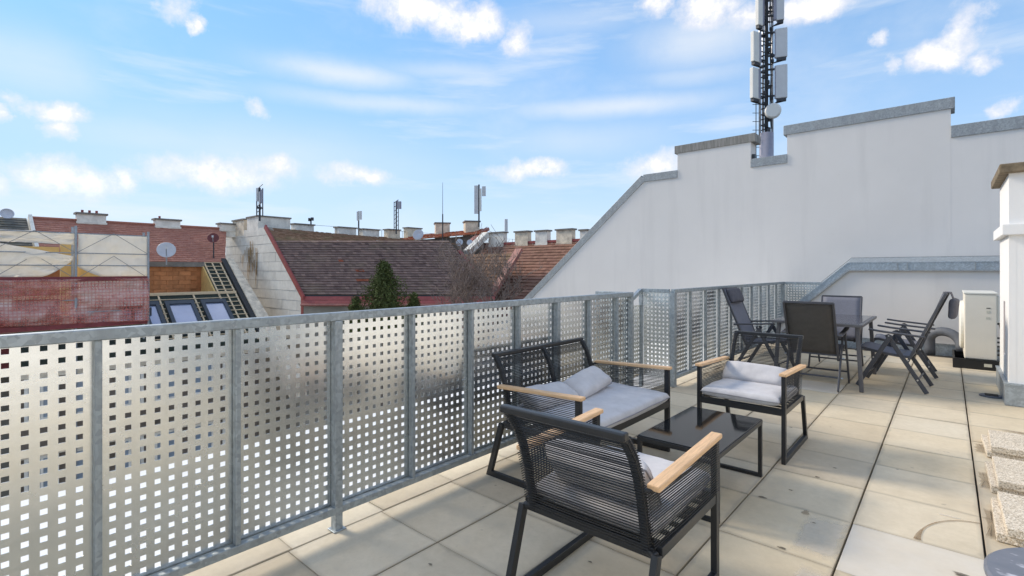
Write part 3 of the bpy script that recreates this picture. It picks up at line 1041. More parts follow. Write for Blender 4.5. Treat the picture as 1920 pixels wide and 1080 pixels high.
# ------------------------------------------------------------------ lounge set
def cushion_mesh(w, d, h, seed=0, wrinkle=.006, sag=0.0, nx=34, ny=24, pw=.24):
    """pillow-shaped pad: full in the middle, pinched at the seam"""
    mb = MB()
    def prof(t_):
        return max(0.0, 1 - abs(t_) ** 7) ** pw
    grid = {}
    for side in (1, -1):
        for i in range(nx + 1):
            for j in range(ny + 1):
                u, v = -1 + 2 * i / nx, -1 + 2 * j / ny
                u, v = math.sin(u * math.pi / 2) * .6 + u * .4, math.sin(v * math.pi / 2) * .6 + v * .4
                edge = i in (0, nx) or j in (0, ny)
                t_ = prof(u) * prof(v)
                x, y = u * w / 2, v * d / 2
                # corners pulled in a little, sides wavy
                x *= 1 - .02 * (v * v) + .01 * noise.noise(Vector((v * 3, seed, 0)))
                y *= 1 - .03 * (u * u) + .012 * noise.noise(Vector((u * 4, seed + 5, 0)))
                z = side * h / 2 * t_
                nn = noise.noise(Vector((x * 7 + seed, y * 7, side))) * wrinkle + noise.noise(Vector((x * 19, y * 15 + seed, side * 2))) * wrinkle * .55
                if not edge:
                    z += nn * (t_ ** .5) - sag * (1 - u * u) * (1 - v * v)
                else:
                    z = noise.noise(Vector((x * 5 + seed, y * 5, 3))) * .004
                if edge and side == -1:
                    continue
                grid[(side, i, j)] = len(mb.v)
                mb.v.append((x, y, z))
    def g(s_, i, j):
        if i in (0, nx) or j in (0, ny):
            s_ = 1
        return grid[(s_, i, j)]
    for s_ in (1, -1):
        for i in range(nx):
            for j in range(ny):
                f = (g(s_, i, j), g(s_, i + 1, j), g(s_, i + 1, j + 1), g(s_, i, j + 1))
                mb.f.append(f if s_ == 1 else tuple(reversed(f)))
    return mb

def piping(w, d, seed):
    pts = []
    n = 60
    for k in range(n + 1):
        t_ = k / n * 4
        s_ = int(t_) % 4
        e = t_ - int(t_)
        u, v = [(-1 + 2 * e, -1), (1, -1 + 2 * e), (1 - 2 * e, 1), (-1, 1 - 2 * e)][s_]
        x, y = u * w / 2 * (1 - .02 * v * v), v * d / 2 * (1 - .03 * u * u)
        pts.append((x * 1.004, y * 1.004, noise.noise(Vector((x * 5 + seed, y * 5, 3))) * .004))
    return MB().tube(pts, .0035, 6)

def cushion(name, label, cat, w, d, h, loc, rot, seed, wrinkle=.006, sag=0, mat=None, group=None, pw=.24):
    t_ = thing(name, label, cat, loc, 0, group)
    t_.rotation_euler = rot
    cushion_mesh(w, d, h, seed, wrinkle, sag, pw=pw).build('pad', mat or M['cushion'], t_, smooth=True)
    piping(w, d, seed).build('piping', M['piping'], t_, smooth=True)
    return t_

UP = [(.575, .33), (.590, .42), (.612, .52), (.640, .61), (.678, .69), (.725, .752), (.745, .770)]      # (depth, height) of the curved back upright
def up_at(s):
    """point on the upright by arc fraction"""
    L = [0]
    for a, b in zip(UP, UP[1:]):
        L.append(L[-1] + math.hypot(b[0] - a[0], b[1] - a[1]))
    t_ = s * L[-1]
    for i in range(len(UP) - 1):
        if t_ <= L[i + 1] + 1e-9:
            e = (t_ - L[i]) / (L[i + 1] - L[i])
            a, b = UP[i], UP[i + 1]
            d = Vector((b[0] - a[0], b[1] - a[1])).normalized()
            return a[0] + (b[0] - a[0]) * e, a[1] + (b[1] - a[1]) * e, d
    return UP[-1][0], UP[-1][1], Vector((1, 1)).normalized()
def up_y(z):
    for a, b in zip(UP, UP[1:]):
        if a[1] <= z <= b[1]:
            return a[0] + (b[0] - a[0]) * (z - a[1]) / (b[1] - a[1])
    return UP[0][0] if z < UP[0][1] else UP[-1][0]

UP_CHAIR = list(UP)
UP_SOFA = [(.575, .33), (.588, .42), (.606, .52), (.630, .60), (.662, .675), (.695, .728), (.708, .745)]

def lounge_seat(name, label, cat, W, loc, rz, centre=False, group=None):
    """rope-woven outdoor seat; local front faces -y, origin at the front centre on the floor"""
    UP[:] = UP_SOFA if centre else UP_CHAIR
    t_ = thing(name, label, cat, loc, rz, group)
    hx = W / 2 - .014
    ins = .052 if centre else .026           # the back frame stands inside the arm frames
    for sx in (-1, 1):
        x = sx * hx
        MB().path([(x, .018, .586), (x, .018, .016), (x, .690, .016), (x, .588, .345)], (1, 0, 0), .026, .036).build('side_frame', M['black'], t_, bevel=.003)
    mb = MB()
    mb.span((-hx + .013, .0, .322), (hx - .013, .036, .366))
    mb.span((-hx + .013, .555, .322), (hx - .013, .585, .360))
    for sx in (-1, 1):
        mb.span((sx * (hx - .002) - .012, .036, .325), (sx * (hx - .002) + .012, .565, .362))
    for k in range(6):
        mb.span((-hx + .013, .09 + .08 * k, .335), (hx - .013, .115 + .08 * k, .345))
    mb.build('seat_frame', M['black'], t_, bevel=.002)
    # back frame: uprights (bound with cord) and top rail
    mb = MB()
    xs = [-(hx - ins - .016), hx - ins - .016] + ([0.0] if centre else [])
    for x in xs:
        mb.path([(x, y, z) for y, z in UP], (1, 0, 0), .030, .026)
    ty, tz, td = up_at(1.0)
    mb.bar((-hx + ins, ty + .004, tz + .004), (hx - ins, ty + .004, tz + .004), .034, .028)
    for sx in (-1, 1):                       # arm and leg frames are bolted to the uprights
        mb.bar((sx * hx, .598, .566), (sx * (hx - ins - .016), up_y(.56), .560), .020, .016)
        mb.bar((sx * hx, .588, .338), (sx * (hx - ins - .016), UP[0][0], .345), .026, .024)
    mb.build('back_frame', M['black'], t_, bevel=.006, smooth=False)
    # cord: real strands in front of and behind the uprights
    mb = MB()
    nst = 41
    for k in range(nst):
        s_ = .03 + .93 * k / (nst - 1)
        y, z, d = up_at(s_)
        nrm = Vector((-d.y, d.x))           # towards the front
        for off, dz in ((.0155, 0), (-.0155, .004)):
            jy = rg.uniform(-.0008, .0008)
            p0, p1 = Vector((-(hx - ins), y + nrm.x * off + jy, z + nrm.y * off + dz)), Vector((hx - ins, y + nrm.x * off - jy, z + nrm.y * off + dz))
            segs = [p0, (p0 + p1) / 2 + Vector((0, rg.uniform(-.0015, .0015), rg.uniform(-.0016, .0006))), p1]
            if centre:
                segs = [p0, p0.lerp(p1, .25) + Vector((0, 0, -.0015)), (p0 + p1) / 2, p0.lerp(p1, .75) + Vector((0, 0, -.0015)), p1]
            mb.tube(segs, .0019, 5, False)
        for x in xs:                         # binding round each upright
            rr = []
            c = Vector((x, y, z))
            for a in range(6):
                an = a / 6 * 2 * math.pi
                rr.append(c + Vector((math.cos(an) * .0180, nrm.x * math.sin(an) * .0165, nrm.y * math.sin(an) * .0165)))
            mb.tube(rr + [rr[0]], .0026, 4, False)
    o = mb.build('back_cords', M['cord'], t_, smooth=True)
    o['kind'] = 'stuff'
    for sx in (-1, 1):
        mb = MB()
        nst = 21
        for k in range(nst):
            z = .374 + (.578 - .374) * k / (nst - 1)
            for off in (-.0135, .0135):
                x = sx * hx + off
                yb = up_y(z) + .006
                p0, p1 = Vector((x, .010, z)), Vector((x - sx * (ins - .004), yb, z - .012))
                mb.tube([p0, (p0 + p1) / 2 + Vector((rg.uniform(-.001, .001), 0, rg.uniform(-.0018, .0006))), p1], .0019, 5, False)
        o = mb.build('side_cords', M['cord'], t_, smooth=True)
        o['kind'] = 'stuff'
    for sx in (-1, 1):
        x = sx * (hx - .002)
        MB().bar((x, -.012, .599), (x, .612, .575), .047, .021).build('armrest', M['teak'], t_, bevel=.005)
    return t_

grp = 'rope-woven lounge furniture'
AX, AY = -1.114, 3.705
lounge_seat('armchair', 'black rope-backed armchair with grey cushions at the far end of the glass coffee table', 'armchair', .595, (AX, AY, 0), 0, group=grp)
BX, BY = -1.030, 2.165
lounge_seat('armchair', 'black rope-backed armchair in front, seen from behind', 'armchair', .605, (BX, BY, 0), R(180 + .5), group=grp)
SX, SYc, SW = -1.505, 2.868, 1.17
lounge_seat('sofa', 'black two-seat rope sofa with light timber arms against the railing', 'sofa', SW, (SX, SYc, 0), R(90), True, group=grp)

cg = 'loose grey cushions of the lounge furniture'
cushion('seat_cushion', 'light grey seat pad on the armchair facing the camera', 'cushion', .535, .575, .080, (AX, AY + .27, .404), (R(-1.5), 0, 0), 1, .006, group=cg)
cushion('seat_cushion', 'light grey seat pad inside the armchair seen from behind', 'cushion', .540, .575, .080, (BX, BY - .27, .404), (R(1.5), 0, 0), 2, .006, group=cg)
cushion('seat_cushion', 'long light grey seat pad covering the two-seat sofa', 'cushion', .60, 1.095, .085, (SX - .275, SYc, .408), (0, R(1.2), 0), 3, .008, group=cg)
cushion('lumbar_pillow', 'flat grey bolster leaning in the armchair facing the camera', 'pillow', .47, .170, .110, (AX - .03, AY + .49, .484), (R(48), R(1), R(-2)), 4, .008, mat=M['cushion_wear'], group=cg, pw=.5)
cushion('lumbar_pillow', 'grey bolster lying against the near armchair back', 'pillow', .45, .21, .12, (BX + .01, BY - .475, .515), (R(-52), 0, 0), 5, .008, mat=M['cushion_wear'], group=cg, pw=.5)
cushion('lumbar_pillow', 'grey bolster standing tilted in the middle of the sofa', 'pillow', .185, .45, .115, (SX - .40, SYc + .12, .512), (R(5), R(32), R(8)), 6, .008, mat=M['cushion_wear'], group=cg, pw=.5)
cushion('lumbar_pillow', 'grey bolster lying low at the near end of the sofa', 'pillow', .19, .44, .11, (SX - .42, SYc - .30, .490), (R(-3), R(22), R(-4)), 7, .008, mat=M['cushion_wear'], group=cg, pw=.5)

ct = thing('coffee_table', 'low black coffee table with a shiny black glass top', 'coffee table', (-1.108, 3.008, 0))
tw, tl, tz = .455, .80, .362
MB().path([(-tw / 2 + .012, -tl / 2 + .012, tz - .017), (tw / 2 - .012, -tl / 2 + .012, tz - .017), (tw / 2 - .012, tl / 2 - .012, tz - .017), (-tw / 2 + .012, tl / 2 - .012, tz - .017)], (0, 0, 1), .026, .024, True).build('top_frame', M['black'], ct, bevel=.002)
MB().span((-tw / 2 + .004, -tl / 2 + .004, tz - .004), (tw / 2 - .004, tl / 2 - .004, tz + .002)).build('glass_top', M['glass_black'], ct, bevel=.0015)
for sy in (-1, 1):
    y = sy * (tl / 2 - .012)
    MB().path([(-tw / 2 + .012, y, tz - .030), (-tw / 2 + .012, y, .011), (tw / 2 - .012, y, .011), (tw / 2 - .012, y, tz - .030)], (0, 1, 0), .024, .022).build('leg', M['black'], ct, bevel=.002)

# ------------------------------------------------------------------ dining set
def folding_chair(label, loc, rz, sling, pad=None, back_top=(.461, 1.055), arm_mat=None):
    """reclining folding chair: local front faces -y, origin under the arm pivot"""
    t_ = thing('folding_chair', label, 'chair', loc, rz, 'anthracite folding garden chairs')
    hw_ = .265
    A = M['anthracite']
    for sx in (-1, 1):
        x = sx * hw_
        MB().bar((x + sx * .012, .02, .600), (x + sx * .012, -.285, .012), .018, .042, (0, 1, 0)).build('front_leg', A, t_, bevel=.004)
        MB().bar((x - sx * .012, -.02, .600), (x - sx * .012, .318, .012), .018, .042, (0, 1, 0)).build('rear_leg', A, t_, bevel=.004)
        MB().path([(x + sx * .005, -.180, .648), (x + sx * .005, -.05, .632), (x + sx * .005, .305, .602)], (1, 0, 0), .050, .020).build('armrest', arm_mat or A, t_, bevel=.008)
    b0, b1 = Vector((0, .155, .315)), Vector((0, *back_top))
    mb = MB()
    for sx in (-1, 1):
        x = sx * (hw_ - .032)
        mb.bar((x, b0.y, b0.z), (x, b1.y, b1.z), .022, .024, (0, 1, 0))
    mb.bar((-hw_ + .03, b1.y, b1.z), (hw_ - .03, b1.y, b1.z), .026, .026)
    mb.bar((-hw_ + .04, b0.y + .02, b0.z + .06), (hw_ - .04, b0.y + .02, b0.z + .06), .02, .02)
    mb.build('back_frame', A, t_, bevel=.004)
    dv_ = (b1 - b0)
    nrm = Vector((0, -dv_.z, dv_.y)).normalized()
    mb = MB()
    L_, Wd = 10, hw_ - .030
    for side in (0, 1):
        for i in range(L_ + 1):
            for j in range(7):
                s_ = .09 + .90 * i / L_
                xx = -Wd + 2 * Wd * j / 6
                p = b0 + dv_ * s_ + nrm * (.004 + .005 * side - .008 * (1 - (xx / Wd) ** 2) * math.sin(math.pi * i / L_))
                mb.v.append((xx, p.y, p.z))
    def gi(sd, i, j):
        return sd * (L_ + 1) * 7 + i * 7 + j
    for i in range(L_):
        for j in range(6):
            mb.f.append((gi(1, i, j), gi(1, i, j + 1), gi(1, i + 1, j + 1), gi(1, i + 1, j)))
            mb.f.append((gi(0, i, j), gi(0, i + 1, j), gi(0, i + 1, j + 1), gi(0, i, j + 1)))
    for i in range(L_):
        for j in (0, 6):
            mb.f.append((gi(0, i, j), gi(1, i, j), gi(1, i + 1, j), gi(0, i + 1, j)))
    for i in (0, L_):
        for j in range(6):
            mb.f.append((gi(0, i, j), gi(0, i, j + 1), gi(1, i, j + 1), gi(1, i, j)))
    mb.build('back_sling', sling, t_, smooth=True)
    pr = [(-.300, .405), (-.285, .440), (-.24, .446), (-.12, .420), (0, .398), (.10, .388), (.175, .385)]
    mb = MB()
    for sx in (-1, 1):
        mb.path([(sx * (hw_ - .032), y, z - .012) for y, z in pr], (1, 0, 0), .022, .026)
    mb.bar((-hw_ + .03, -.29, .41), (hw_ - .03, -.29, .41), .022, .022)
    mb.build('seat_frame', A, t_, bevel=.004)
    mb = MB()
    for y, z in pr:
        mb.v += [(-hw_ + .035, y, z + .004), (hw_ - .035, y, z + .004), (hw_ - .035, y, z - .002), (-hw_ + .035, y, z - .002)]
    for i in range(len(pr) - 1):
        o_ = i * 4
        for k in range(4):
            mb.f.append((o_ + k, o_ + (k + 1) % 4, o_ + 4 + (k + 1) % 4, o_ + 4 + k))
    e = 4 * (len(pr) - 1)
    mb.f += [(0, 1, 2, 3), (e, e + 1, e + 2, e + 3)]
    mb.build('seat_sling', M['sling_grey'], t_)
    mb = MB()
    mb.tube([(-hw_, -.215, .145), (hw_, -.215, .145)], .010, 8)
    mb.tube([(-hw_ + .01, .245, .145), (hw_ - .01, .245, .145)], .010, 8)
    mb.tube([(-hw_ + .01, .10, .385), (hw_ - .01, .10, .385)], .010, 8)
    mb.tube([(-hw_ + .01, -.14, .395), (hw_ - .01, -.14, .395)], .010, 8)
    mb.build('crossbar', A, t_)
    mb = MB()
    for sx in (-1, 1):
        for y, z in ((0, .59), (-.135, .345), (.165, .345), (.245, .145)):
            mb.tube([(sx * (hw_ + .004), y, z), (sx * (hw_ + .026), y, z)], .008, 10)
    mb.build('rivet', M['steel'], t_)
    if pad == 'front':
        c = b0 + dv_ * .86 + nrm * .035
        ang = math.atan2(dv_.z, dv_.y)
        o_ = cushion_mesh(.40, .20, .075, 21, .004, pw=.4, nx=20, ny=14).build('headrest', M['pad'], t_, smooth=True)
        o_.location = c
        o_.rotation_euler = (ang, 0, 0)
    elif pad == 'behind':
        o_ = cushion_mesh(.40, .21, .07, 22, .004, pw=.4, nx=20, ny=14).build('headrest', M['pad'], t_, smooth=True)
        o_.location = (0, b1.y + .052, b1.z - .155)
        o_.rotation_euler = (R(86), 0, 0)
        MB().path([(0, b1.y - .02, b1.z + .016), (0, b1.y + .03, b1.z + .014), (0, b1.y + .05, b1.z - .05)], (1, 0, 0), .20, .005).build('strap', M['pad'], t_)
    return t_

folding_chair('dark folding chair turned sideways with its headrest flipped over the back', (-.470, 7.04, 0), R(-93.5), M['sling_grey'], 'behind')
folding_chair('dark folding chair half hidden behind the sideways one', (-.430, 8.06, 0), R(-90 + 2), M['sling_grey'], None, (.40, 1.02))
folding_chair('dark folding chair with a padded headrest by the railing', (-1.775, 7.02, 0), R(90 - 3), M['sling_grey'], 'front')
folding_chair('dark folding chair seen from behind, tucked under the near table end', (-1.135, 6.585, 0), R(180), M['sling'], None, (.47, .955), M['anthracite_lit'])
folding_chair('grey folding chair at the far table end facing the camera', (-1.125, 7.90, 0), 0, M['sling_grey'], None, (.40, .935))

dt = thing('dining_table', 'rectangular dining table with a grey glass top and dark legs', 'table', (-1.115, 7.07, 0))
W2, L2, TZ = .435, .70, .725
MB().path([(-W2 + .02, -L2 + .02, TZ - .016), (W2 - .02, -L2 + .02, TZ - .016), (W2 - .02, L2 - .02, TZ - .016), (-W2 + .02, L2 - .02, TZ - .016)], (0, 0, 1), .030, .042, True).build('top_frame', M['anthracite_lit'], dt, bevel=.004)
MB().span((-W2 + .035, -L2 + .035, TZ - .007), (W2 - .035, L2 - .035, TZ + .0015)).build('glass_top', M['glass_grey'], dt)
for sx in (-1, 1):
    for sy in (-1, 1):
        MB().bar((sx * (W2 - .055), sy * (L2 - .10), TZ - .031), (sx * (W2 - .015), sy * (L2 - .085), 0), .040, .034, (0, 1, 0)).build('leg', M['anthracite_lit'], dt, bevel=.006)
MB().lathe([(0, 0), (.018, 0), (.018, .012), (.010, .02), (0, .02)], (-.13, -.30, TZ + .0015), 14).build('parasol_plug', M['steel'], dt)

# ------------------------------------------------------------------ roofs around the courtyard
def roof_tiles(name, mat, parent, p0, ev, sv_, tw_, chh, lift=.035, seed=0, holes=(), tone_bias=0.0, missing=0.0):
    """courses of single tiles on the parallelogram p0 + s*ev + t*sv_ (t up the slope); one mesh, each tile has its own tone"""
    q = random.Random(seed)
    p0, ev, sv_ = Vector(p0), Vector(ev), Vector(sv_)
    le, ls = ev.length, sv_.length
    e, s_ = ev / le, sv_ / ls
    nrm = e.cross(s_).normalized()
    if nrm.z < 0:
        nrm = -nrm
    mb = MB()
    tones = []
    nr, nc = max(1, int(ls / chh)), max(1, int(le / tw_))
    chh, tw_ = ls / nr, le / nc
    for r in range(nr):
        offx = (r % 2) * tw_ * .5
        for c in range(-1, nc + 1):
            a, b = max(0, c * tw_ + offx), min(le, (c + 1) * tw_ + offx)
            if b - a < .02:
                continue
            cx_ = (a + b) / 2 / le
            if any(h0 <= cx_ <= h1 and g0 <= (r + .5) / nr <= g1 for h0, h1, g0, g1 in holes):
                continue
            l0 = lift + q.uniform(-.008, .012)
            y0, y1 = r * chh + q.uniform(-.01, .01), min(ls, (r + 1) * chh + .03)
            A, B = p0 + e * a + s_ * y0, p0 + e * b + s_ * y0
            C, D = p0 + e * b + s_ * y1, p0 + e * a + s_ * y1
            mb.add([A - nrm * .01, B - nrm * .01, A + nrm * l0, B + nrm * l0, C + nrm * .004, D + nrm * .004], [(0, 1, 3, 2), (2, 3, 4, 5)])
            tn = min(1, max(0, q.gauss(.45, .17) + tone_bias))
            tones += [tn, tn]
    o = mb.build(name, mat, parent, kind='stuff')
    at = o.data.attributes.new('tone', 'FLOAT', 'FACE')
    at.data.foreach_set('value', tones)
    return o

def chimney_part(parent, c, ly, lx, z0, z1, mat, rz=0.0, pots=0):
    """roof chimney: rendered stack and slab"""
    rot = Matrix.Rotation(rz, 3, 'Z')
    c = Vector(c)
    o = MB().box((c.x, c.y, (z0 + z1 - .10) / 2), (lx, ly, z1 - .10 - z0), rot).build('chimney', mat, parent)
    mb = MB().box((c.x, c.y, z1 - .05), (lx + .16, ly + .16, .10), rot)
    mb.build('chimney_cap', M['chimcap'], o)
    MB().box((c.x, c.y, z0 + .42), (lx + .08, ly + .08, .10), rot).build('chimney_band', mat, o)
    if pots:
        mb = MB()
        for k in range(pots):
            q = c + rot @ Vector((0, ly * (-.3 + .25 * k), 0))
            mb.tube([(q.x, q.y, z1), (q.x, q.y, z1 + .16)], .06, 8)
        mb.build('chimney_pot', M['redmetal'], o)
    return o

def quad_tiles(name, mat, parent, A, B, C, D, nc, nr, seed, lift=.05, sig=.25):
    """courses of tiles over a general four-sided slope (A,B low edge, C,D high edge)"""
    qq = random.Random(seed)
    mb = MB()
    tn = []
    for r in range(nr):
        for c in range(nc + 1):
            sh = .5 if r % 2 else 0.0
            s0, s1, t0, t1 = max(0, (c - sh) / nc), min(1, (c + 1 - sh) / nc), r / nr, (r + 1.1) / nr
            if s1 - s0 < .001:
                continue
            def pt(s_, t_, l_):
                return A.lerp(B, s_).lerp(D.lerp(C, s_), min(1, t_)) + Vector((0, 0, l_))
            l0 = lift + qq.uniform(-.015, .02)
            mb.add([pt(s0, t0, -.02), pt(s1, t0, -.02), pt(s0, t0, l0), pt(s1, t0, l0), pt(s1, t1, 0), pt(s0, t1, 0)], [(0, 1, 3, 2), (2, 3, 4, 5)])
            v_ = min(1, max(0, qq.gauss(.45, sig)))
            tn += [v_, v_]
    o_ = mb.build(name, mat, parent, kind='stuff')
    at = o_.data.attributes.new('tone', 'FLOAT', 'FACE')
    at.data.foreach_set('value', tn)
    return o_

RXD, RZ = -36.0, 4.0           # ridge of the street row, parallel to the terrace edge
SX0, SZ0 = -32.0, 1.77         # foot of its upper slope
# --- grey-roofed row house at the far left
ga = thing('grey_roof_house', 'row house with a grey-green tiled roof at the far left edge', 'house', (0, 0, 0), 0, 'row houses beyond the courtyard')
roof_tiles('roof_tiles', M['tile_grey'], ga, (SX0, -8, SZ0), (0, 10.9, 0), (RXD - SX0, 0, RZ - SZ0), .24, .27, seed=1)
MB().span((SX0 - 8, -8, -13), (SX0, 2.9, SZ0 - .05)).build('wall', M['oldwall'], ga)
MB().prism([(SX0, 2.97, SZ0), (RXD, 2.97, RZ + .22), (RXD - 4, 2.97, SZ0), (RXD, 2.97, SZ0 - 2)], (0, .14, 0)).build('firewall_edge', M['chimwhite'], ga)
dd_ = on_x(13, RXD, 405)
o = MB().lathe([(0, 0), (.08, .01), (.19, .04), (.27, .09), (.255, .095), (.18, .05), (0, .02)], (0, 0, 0), 20, Matrix.Rotation(R(75), 3, 'Y')).build('satellite_dish', M['dish'])
o.location = (dd_.x, dd_.y, RZ + .16)
tag(o, 'pale satellite dish on the ridge at the far left', 'satellite dish', 'satellite dishes on the roofs')

# --- the house under renovation
hb = thing('renovated_house', 'house under renovation with red-brown tiles and bare roof battens', 'house', (0, 0, 0), 0, 'row houses beyond the courtyard')
quad_tiles('roof_tiles', M['tile_red'], hb, Vector((SX0, 3.12, SZ0)), Vector((SX0, 10.98, SZ0)), Vector((RXD, 12.42, RZ)), Vector((RXD, 3.12, RZ)), 44, 19, 2, .045, .12)
MB().tube([(RXD, 3.1, RZ + .02), (RXD, 12.45, RZ + .02)], .11, 8).build('ridge', M['tile_red'], hb)
MB().span((RXD - 4, 3.12, -13), (SX0 - .05, 10.9, SZ0 - .08)).build('wall', M['oldwall'], hb)
def mz(X):
    return SZ0 - (X - SX0) * -(-.741)      # height of the lower slope at X
def mzz(X):
    return SZ0 - .741 * (X - SX0)
# terrace recess with orange block wall
MB().span((-32.05, 2.0, -.2), (-31.98, 9.73, 1.74)).build('recess_backing', M['orangebrick'], hb)
q = random.Random(5)
br = None
for r in range(6):
    for c in range(6):
        y0 = 6.3 + .58 * c + (.29 if r % 2 else 0)
        if y0 + .57 > 9.73:
            continue
        if br is None:
            br = MB().span((-.03, 0, 0), (.03, .57, .235)).build('block', M['orangebrick'], hb, bevel=.008, seg=1)
        else:
            br = copy_part(br, hb)
        br.location = (-31.95 + q.uniform(-.008, .008), y0, .03 + .245 * r)
MB().span((-31.98, 2, 1.50), (-31.7, 9.8, 1.76)).build('lintel', M['chimcap'], hb)
MB().prism([(-31.92, 9.70, .0), (-29.70, 9.70, .0), (-29.70, 9.70, mzz(-29.7) - .02), (-31.92, 9.70, mzz(-31.92) - .02)], (0, .08, 0)).build('recess_cheek', M['osb'], hb)
MB().span((-31.98, 2.0, -.1), (-29.75, 9.70, .03)).build('terrace_deck', M['chimcap'], hb)
MB().span((-29.98, 2.0, .03), (-29.70, 10.75, .17)).build('edge_beam', M['timber'], hb)
# underlay, counter battens and battens of the open slope
def slope_pt(X, Y, up_=0.0):
    return Vector((X + up_ * .595, Y, mzz(X) + up_ * .80))
X1 = -26.6
MB().prism([slope_pt(-32, 9.78), slope_pt(-29.7, 9.78), slope_pt(-29.7, 10.8), slope_pt(-32, 10.8)], (0, 0, -.15)).build('underlay', M['membrane'], hb)
MB().prism([slope_pt(-29.68, 2.0), slope_pt(X1, 2.0), slope_pt(X1, 10.8), slope_pt(-29.68, 10.8)], (0, 0, -.15)).build('underlay', M['membrane'], hb)
wins = []
for px0, px1 in ((268, 302), (313, 368), (381, 428)):
    Ya, Yb = [p for p in (on_x(px0, -28.6).y, on_x(px1, -28.6).y)]
    wins.append((Ya, Yb))
WX0, WX1 = -29.15, -27.2
for k in range(19):
    X = -31.9 + .285 * k
    ya = 9.80 if X < -29.75 else 6.2
    segs = [(ya, 10.72)]
    if WX0 - .1 < X < WX1 + .1:
        segs, cur = [], ya
        for a_, b_ in wins:
            if a_ > cur:
                segs.append((cur, a_ - .03))
            cur = b_ + .03
        segs.append((cur, 10.72))
    for a_, b_ in segs:
        if b_ - a_ > .08:
            MB().bar(slope_pt(X, a_, .065), slope_pt(X, b_, .065), .05, .035).build('batten', M['timber'], hb)
for Y in (9.85, 10.25, 10.68):
    MB().bar(slope_pt(-31.95, Y, .03), slope_pt(X1, Y, .03), .07, .04).build('counter_batten', M['timber'], hb)
for a_, b_ in zip([6.4] + [w[1] for w in wins], [w[0] for w in wins] + [9.7]):
    Y = (a_ + b_) / 2
    MB().bar(slope_pt(-29.6, Y, .03), slope_pt(X1, Y, .03), .07, .04).build('counter_batten', M['timber'], hb)
for a_, b_ in wins:
    mb = MB()
    for (u0, u1, v0, v1) in ((WX0, WX1, a_, a_ + .16), (WX0, WX1, b_ - .16, b_), (WX0, WX0 + .2, a_ + .16, b_ - .16), (WX1 - .2, WX1, a_ + .16, b_ - .16)):
        mb.prism([slope_pt(u0, v0, .02), slope_pt(u1, v0, .02), slope_pt(u1, v1, .02), slope_pt(u0, v1, .02)], (.1, 0, .13))
    wo = mb.build('roof_window', M['windowframe'], hb)
    MB().prism([slope_pt(WX0 + .2, a_ + .16, .06), slope_pt(WX1 - .2, a_ + .16, .06), slope_pt(WX1 - .2, b_ - .16, .06), slope_pt(WX0 + .2, b_ - .16, .06)], (.03, 0, .04)).build('pane', M['skyglass'], wo)
MB().prism([slope_pt(-32.2, 10.80, .12), slope_pt(X1, 10.80, .12), slope_pt(X1, 11.06, .12), slope_pt(-32.2, 11.06, .12)], (0, 0, -.5)).build('verge_board', M['vent'], hb)
MB().prism([slope_pt(-32.2, 11.07, .18), slope_pt(-24, 11.07, .18), slope_pt(-24, 11.9, .18), slope_pt(-32.2, 11.42, .18)], (0, 0, -.9)).build('verge_flashing', M['chimrust'], hb)
MB().span((-29.6, 2.0, -13), (-26.9, 10.8, mzz(-26.6) - .2)).build('facade', M['darkwall'], hb)
wp_ = None
q = random.Random(31)
for z in (-4.6, -7.7, -10.8):
    for k in range(6):
        y = 2.6 + 1.4 * k
        if wp_ is None:
            wp_ = MB().span((-.06, -.5, 0), (.05, .5, .1)).span((-.06, -.5, 1.6), (.05, .5, 1.7)).span((-.06, -.5, .1), (.05, -.4, 1.6)).span((-.06, .4, .1), (.05, .5, 1.6)).span((-.06, -.04, .1), (.04, .04, 1.6)).build('window', M['chimwhite'], hb)
            MB().span((-.06, -.4, .1), (-.02, .4, 1.6)).build('pane', M['doorglass'], wp_)
            o_ = wp_
        else:
            o_ = copy_tree(wp_, hb)
        o_.location = (-26.86, y, z)
for z in (-2.9, -6.0, -9.1):
    MB().span((-26.9, 2.0, z), (-26.78, 10.8, z + .22)).build('string_course', M['chimrust'], hb)
# boarded wall and opening behind the scaffold
MB().span((-30.6, -6, -3), (-30.3, 2.0, 2.4)).build('board_wall', M['darkwall'], hb)
ya_, yb_ = on_x(113, -28.8).y, on_x(141, -28.8).y
MB().span((-28.9, ya_, -3), (-28.7, yb_, 2.6)).build('yellow_panel', M['osb'], hb)
ya_, yb_ = on_x(-40, -28.8).y, on_x(112, -28.8).y
MB().span((-28.95, ya_, 2.05), (-28.75, yb_ - .02, 2.3)).build('yellow_beam', M['osb'], hb)
MB().span((-28.95, ya_, -3), (-28.75, yb_ - .02, -.8)).build('dark_red_wall', M['toe'], hb)
ya_, yb_ = on_x(150, -28.6).y, on_x(279, -28.6).y
MB().span((-28.9, ya_, -.35), (-28.6, yb_, .9)).build('panel_wall', M['chimwhite'], hb)
MB().span((-29.6, ya_, .95), (-29.4, yb_, 2.0)).build('panel_wall', M['osb'], hb)
for pxa in (178, 222, 256):
    a_, b_ = on_x(pxa, -28.0).y, on_x(pxa + 26, -28.0).y
    wo = MB().span((-28.5, a_ - .12, -1.9), (-28.3, b_ + .12, -.45)).build('window', M['windowframe'], hb)
    MB().span((-28.3, a_, -1.78), (-28.26, b_, -.57)).build('pane', M['skyglass'], wo)

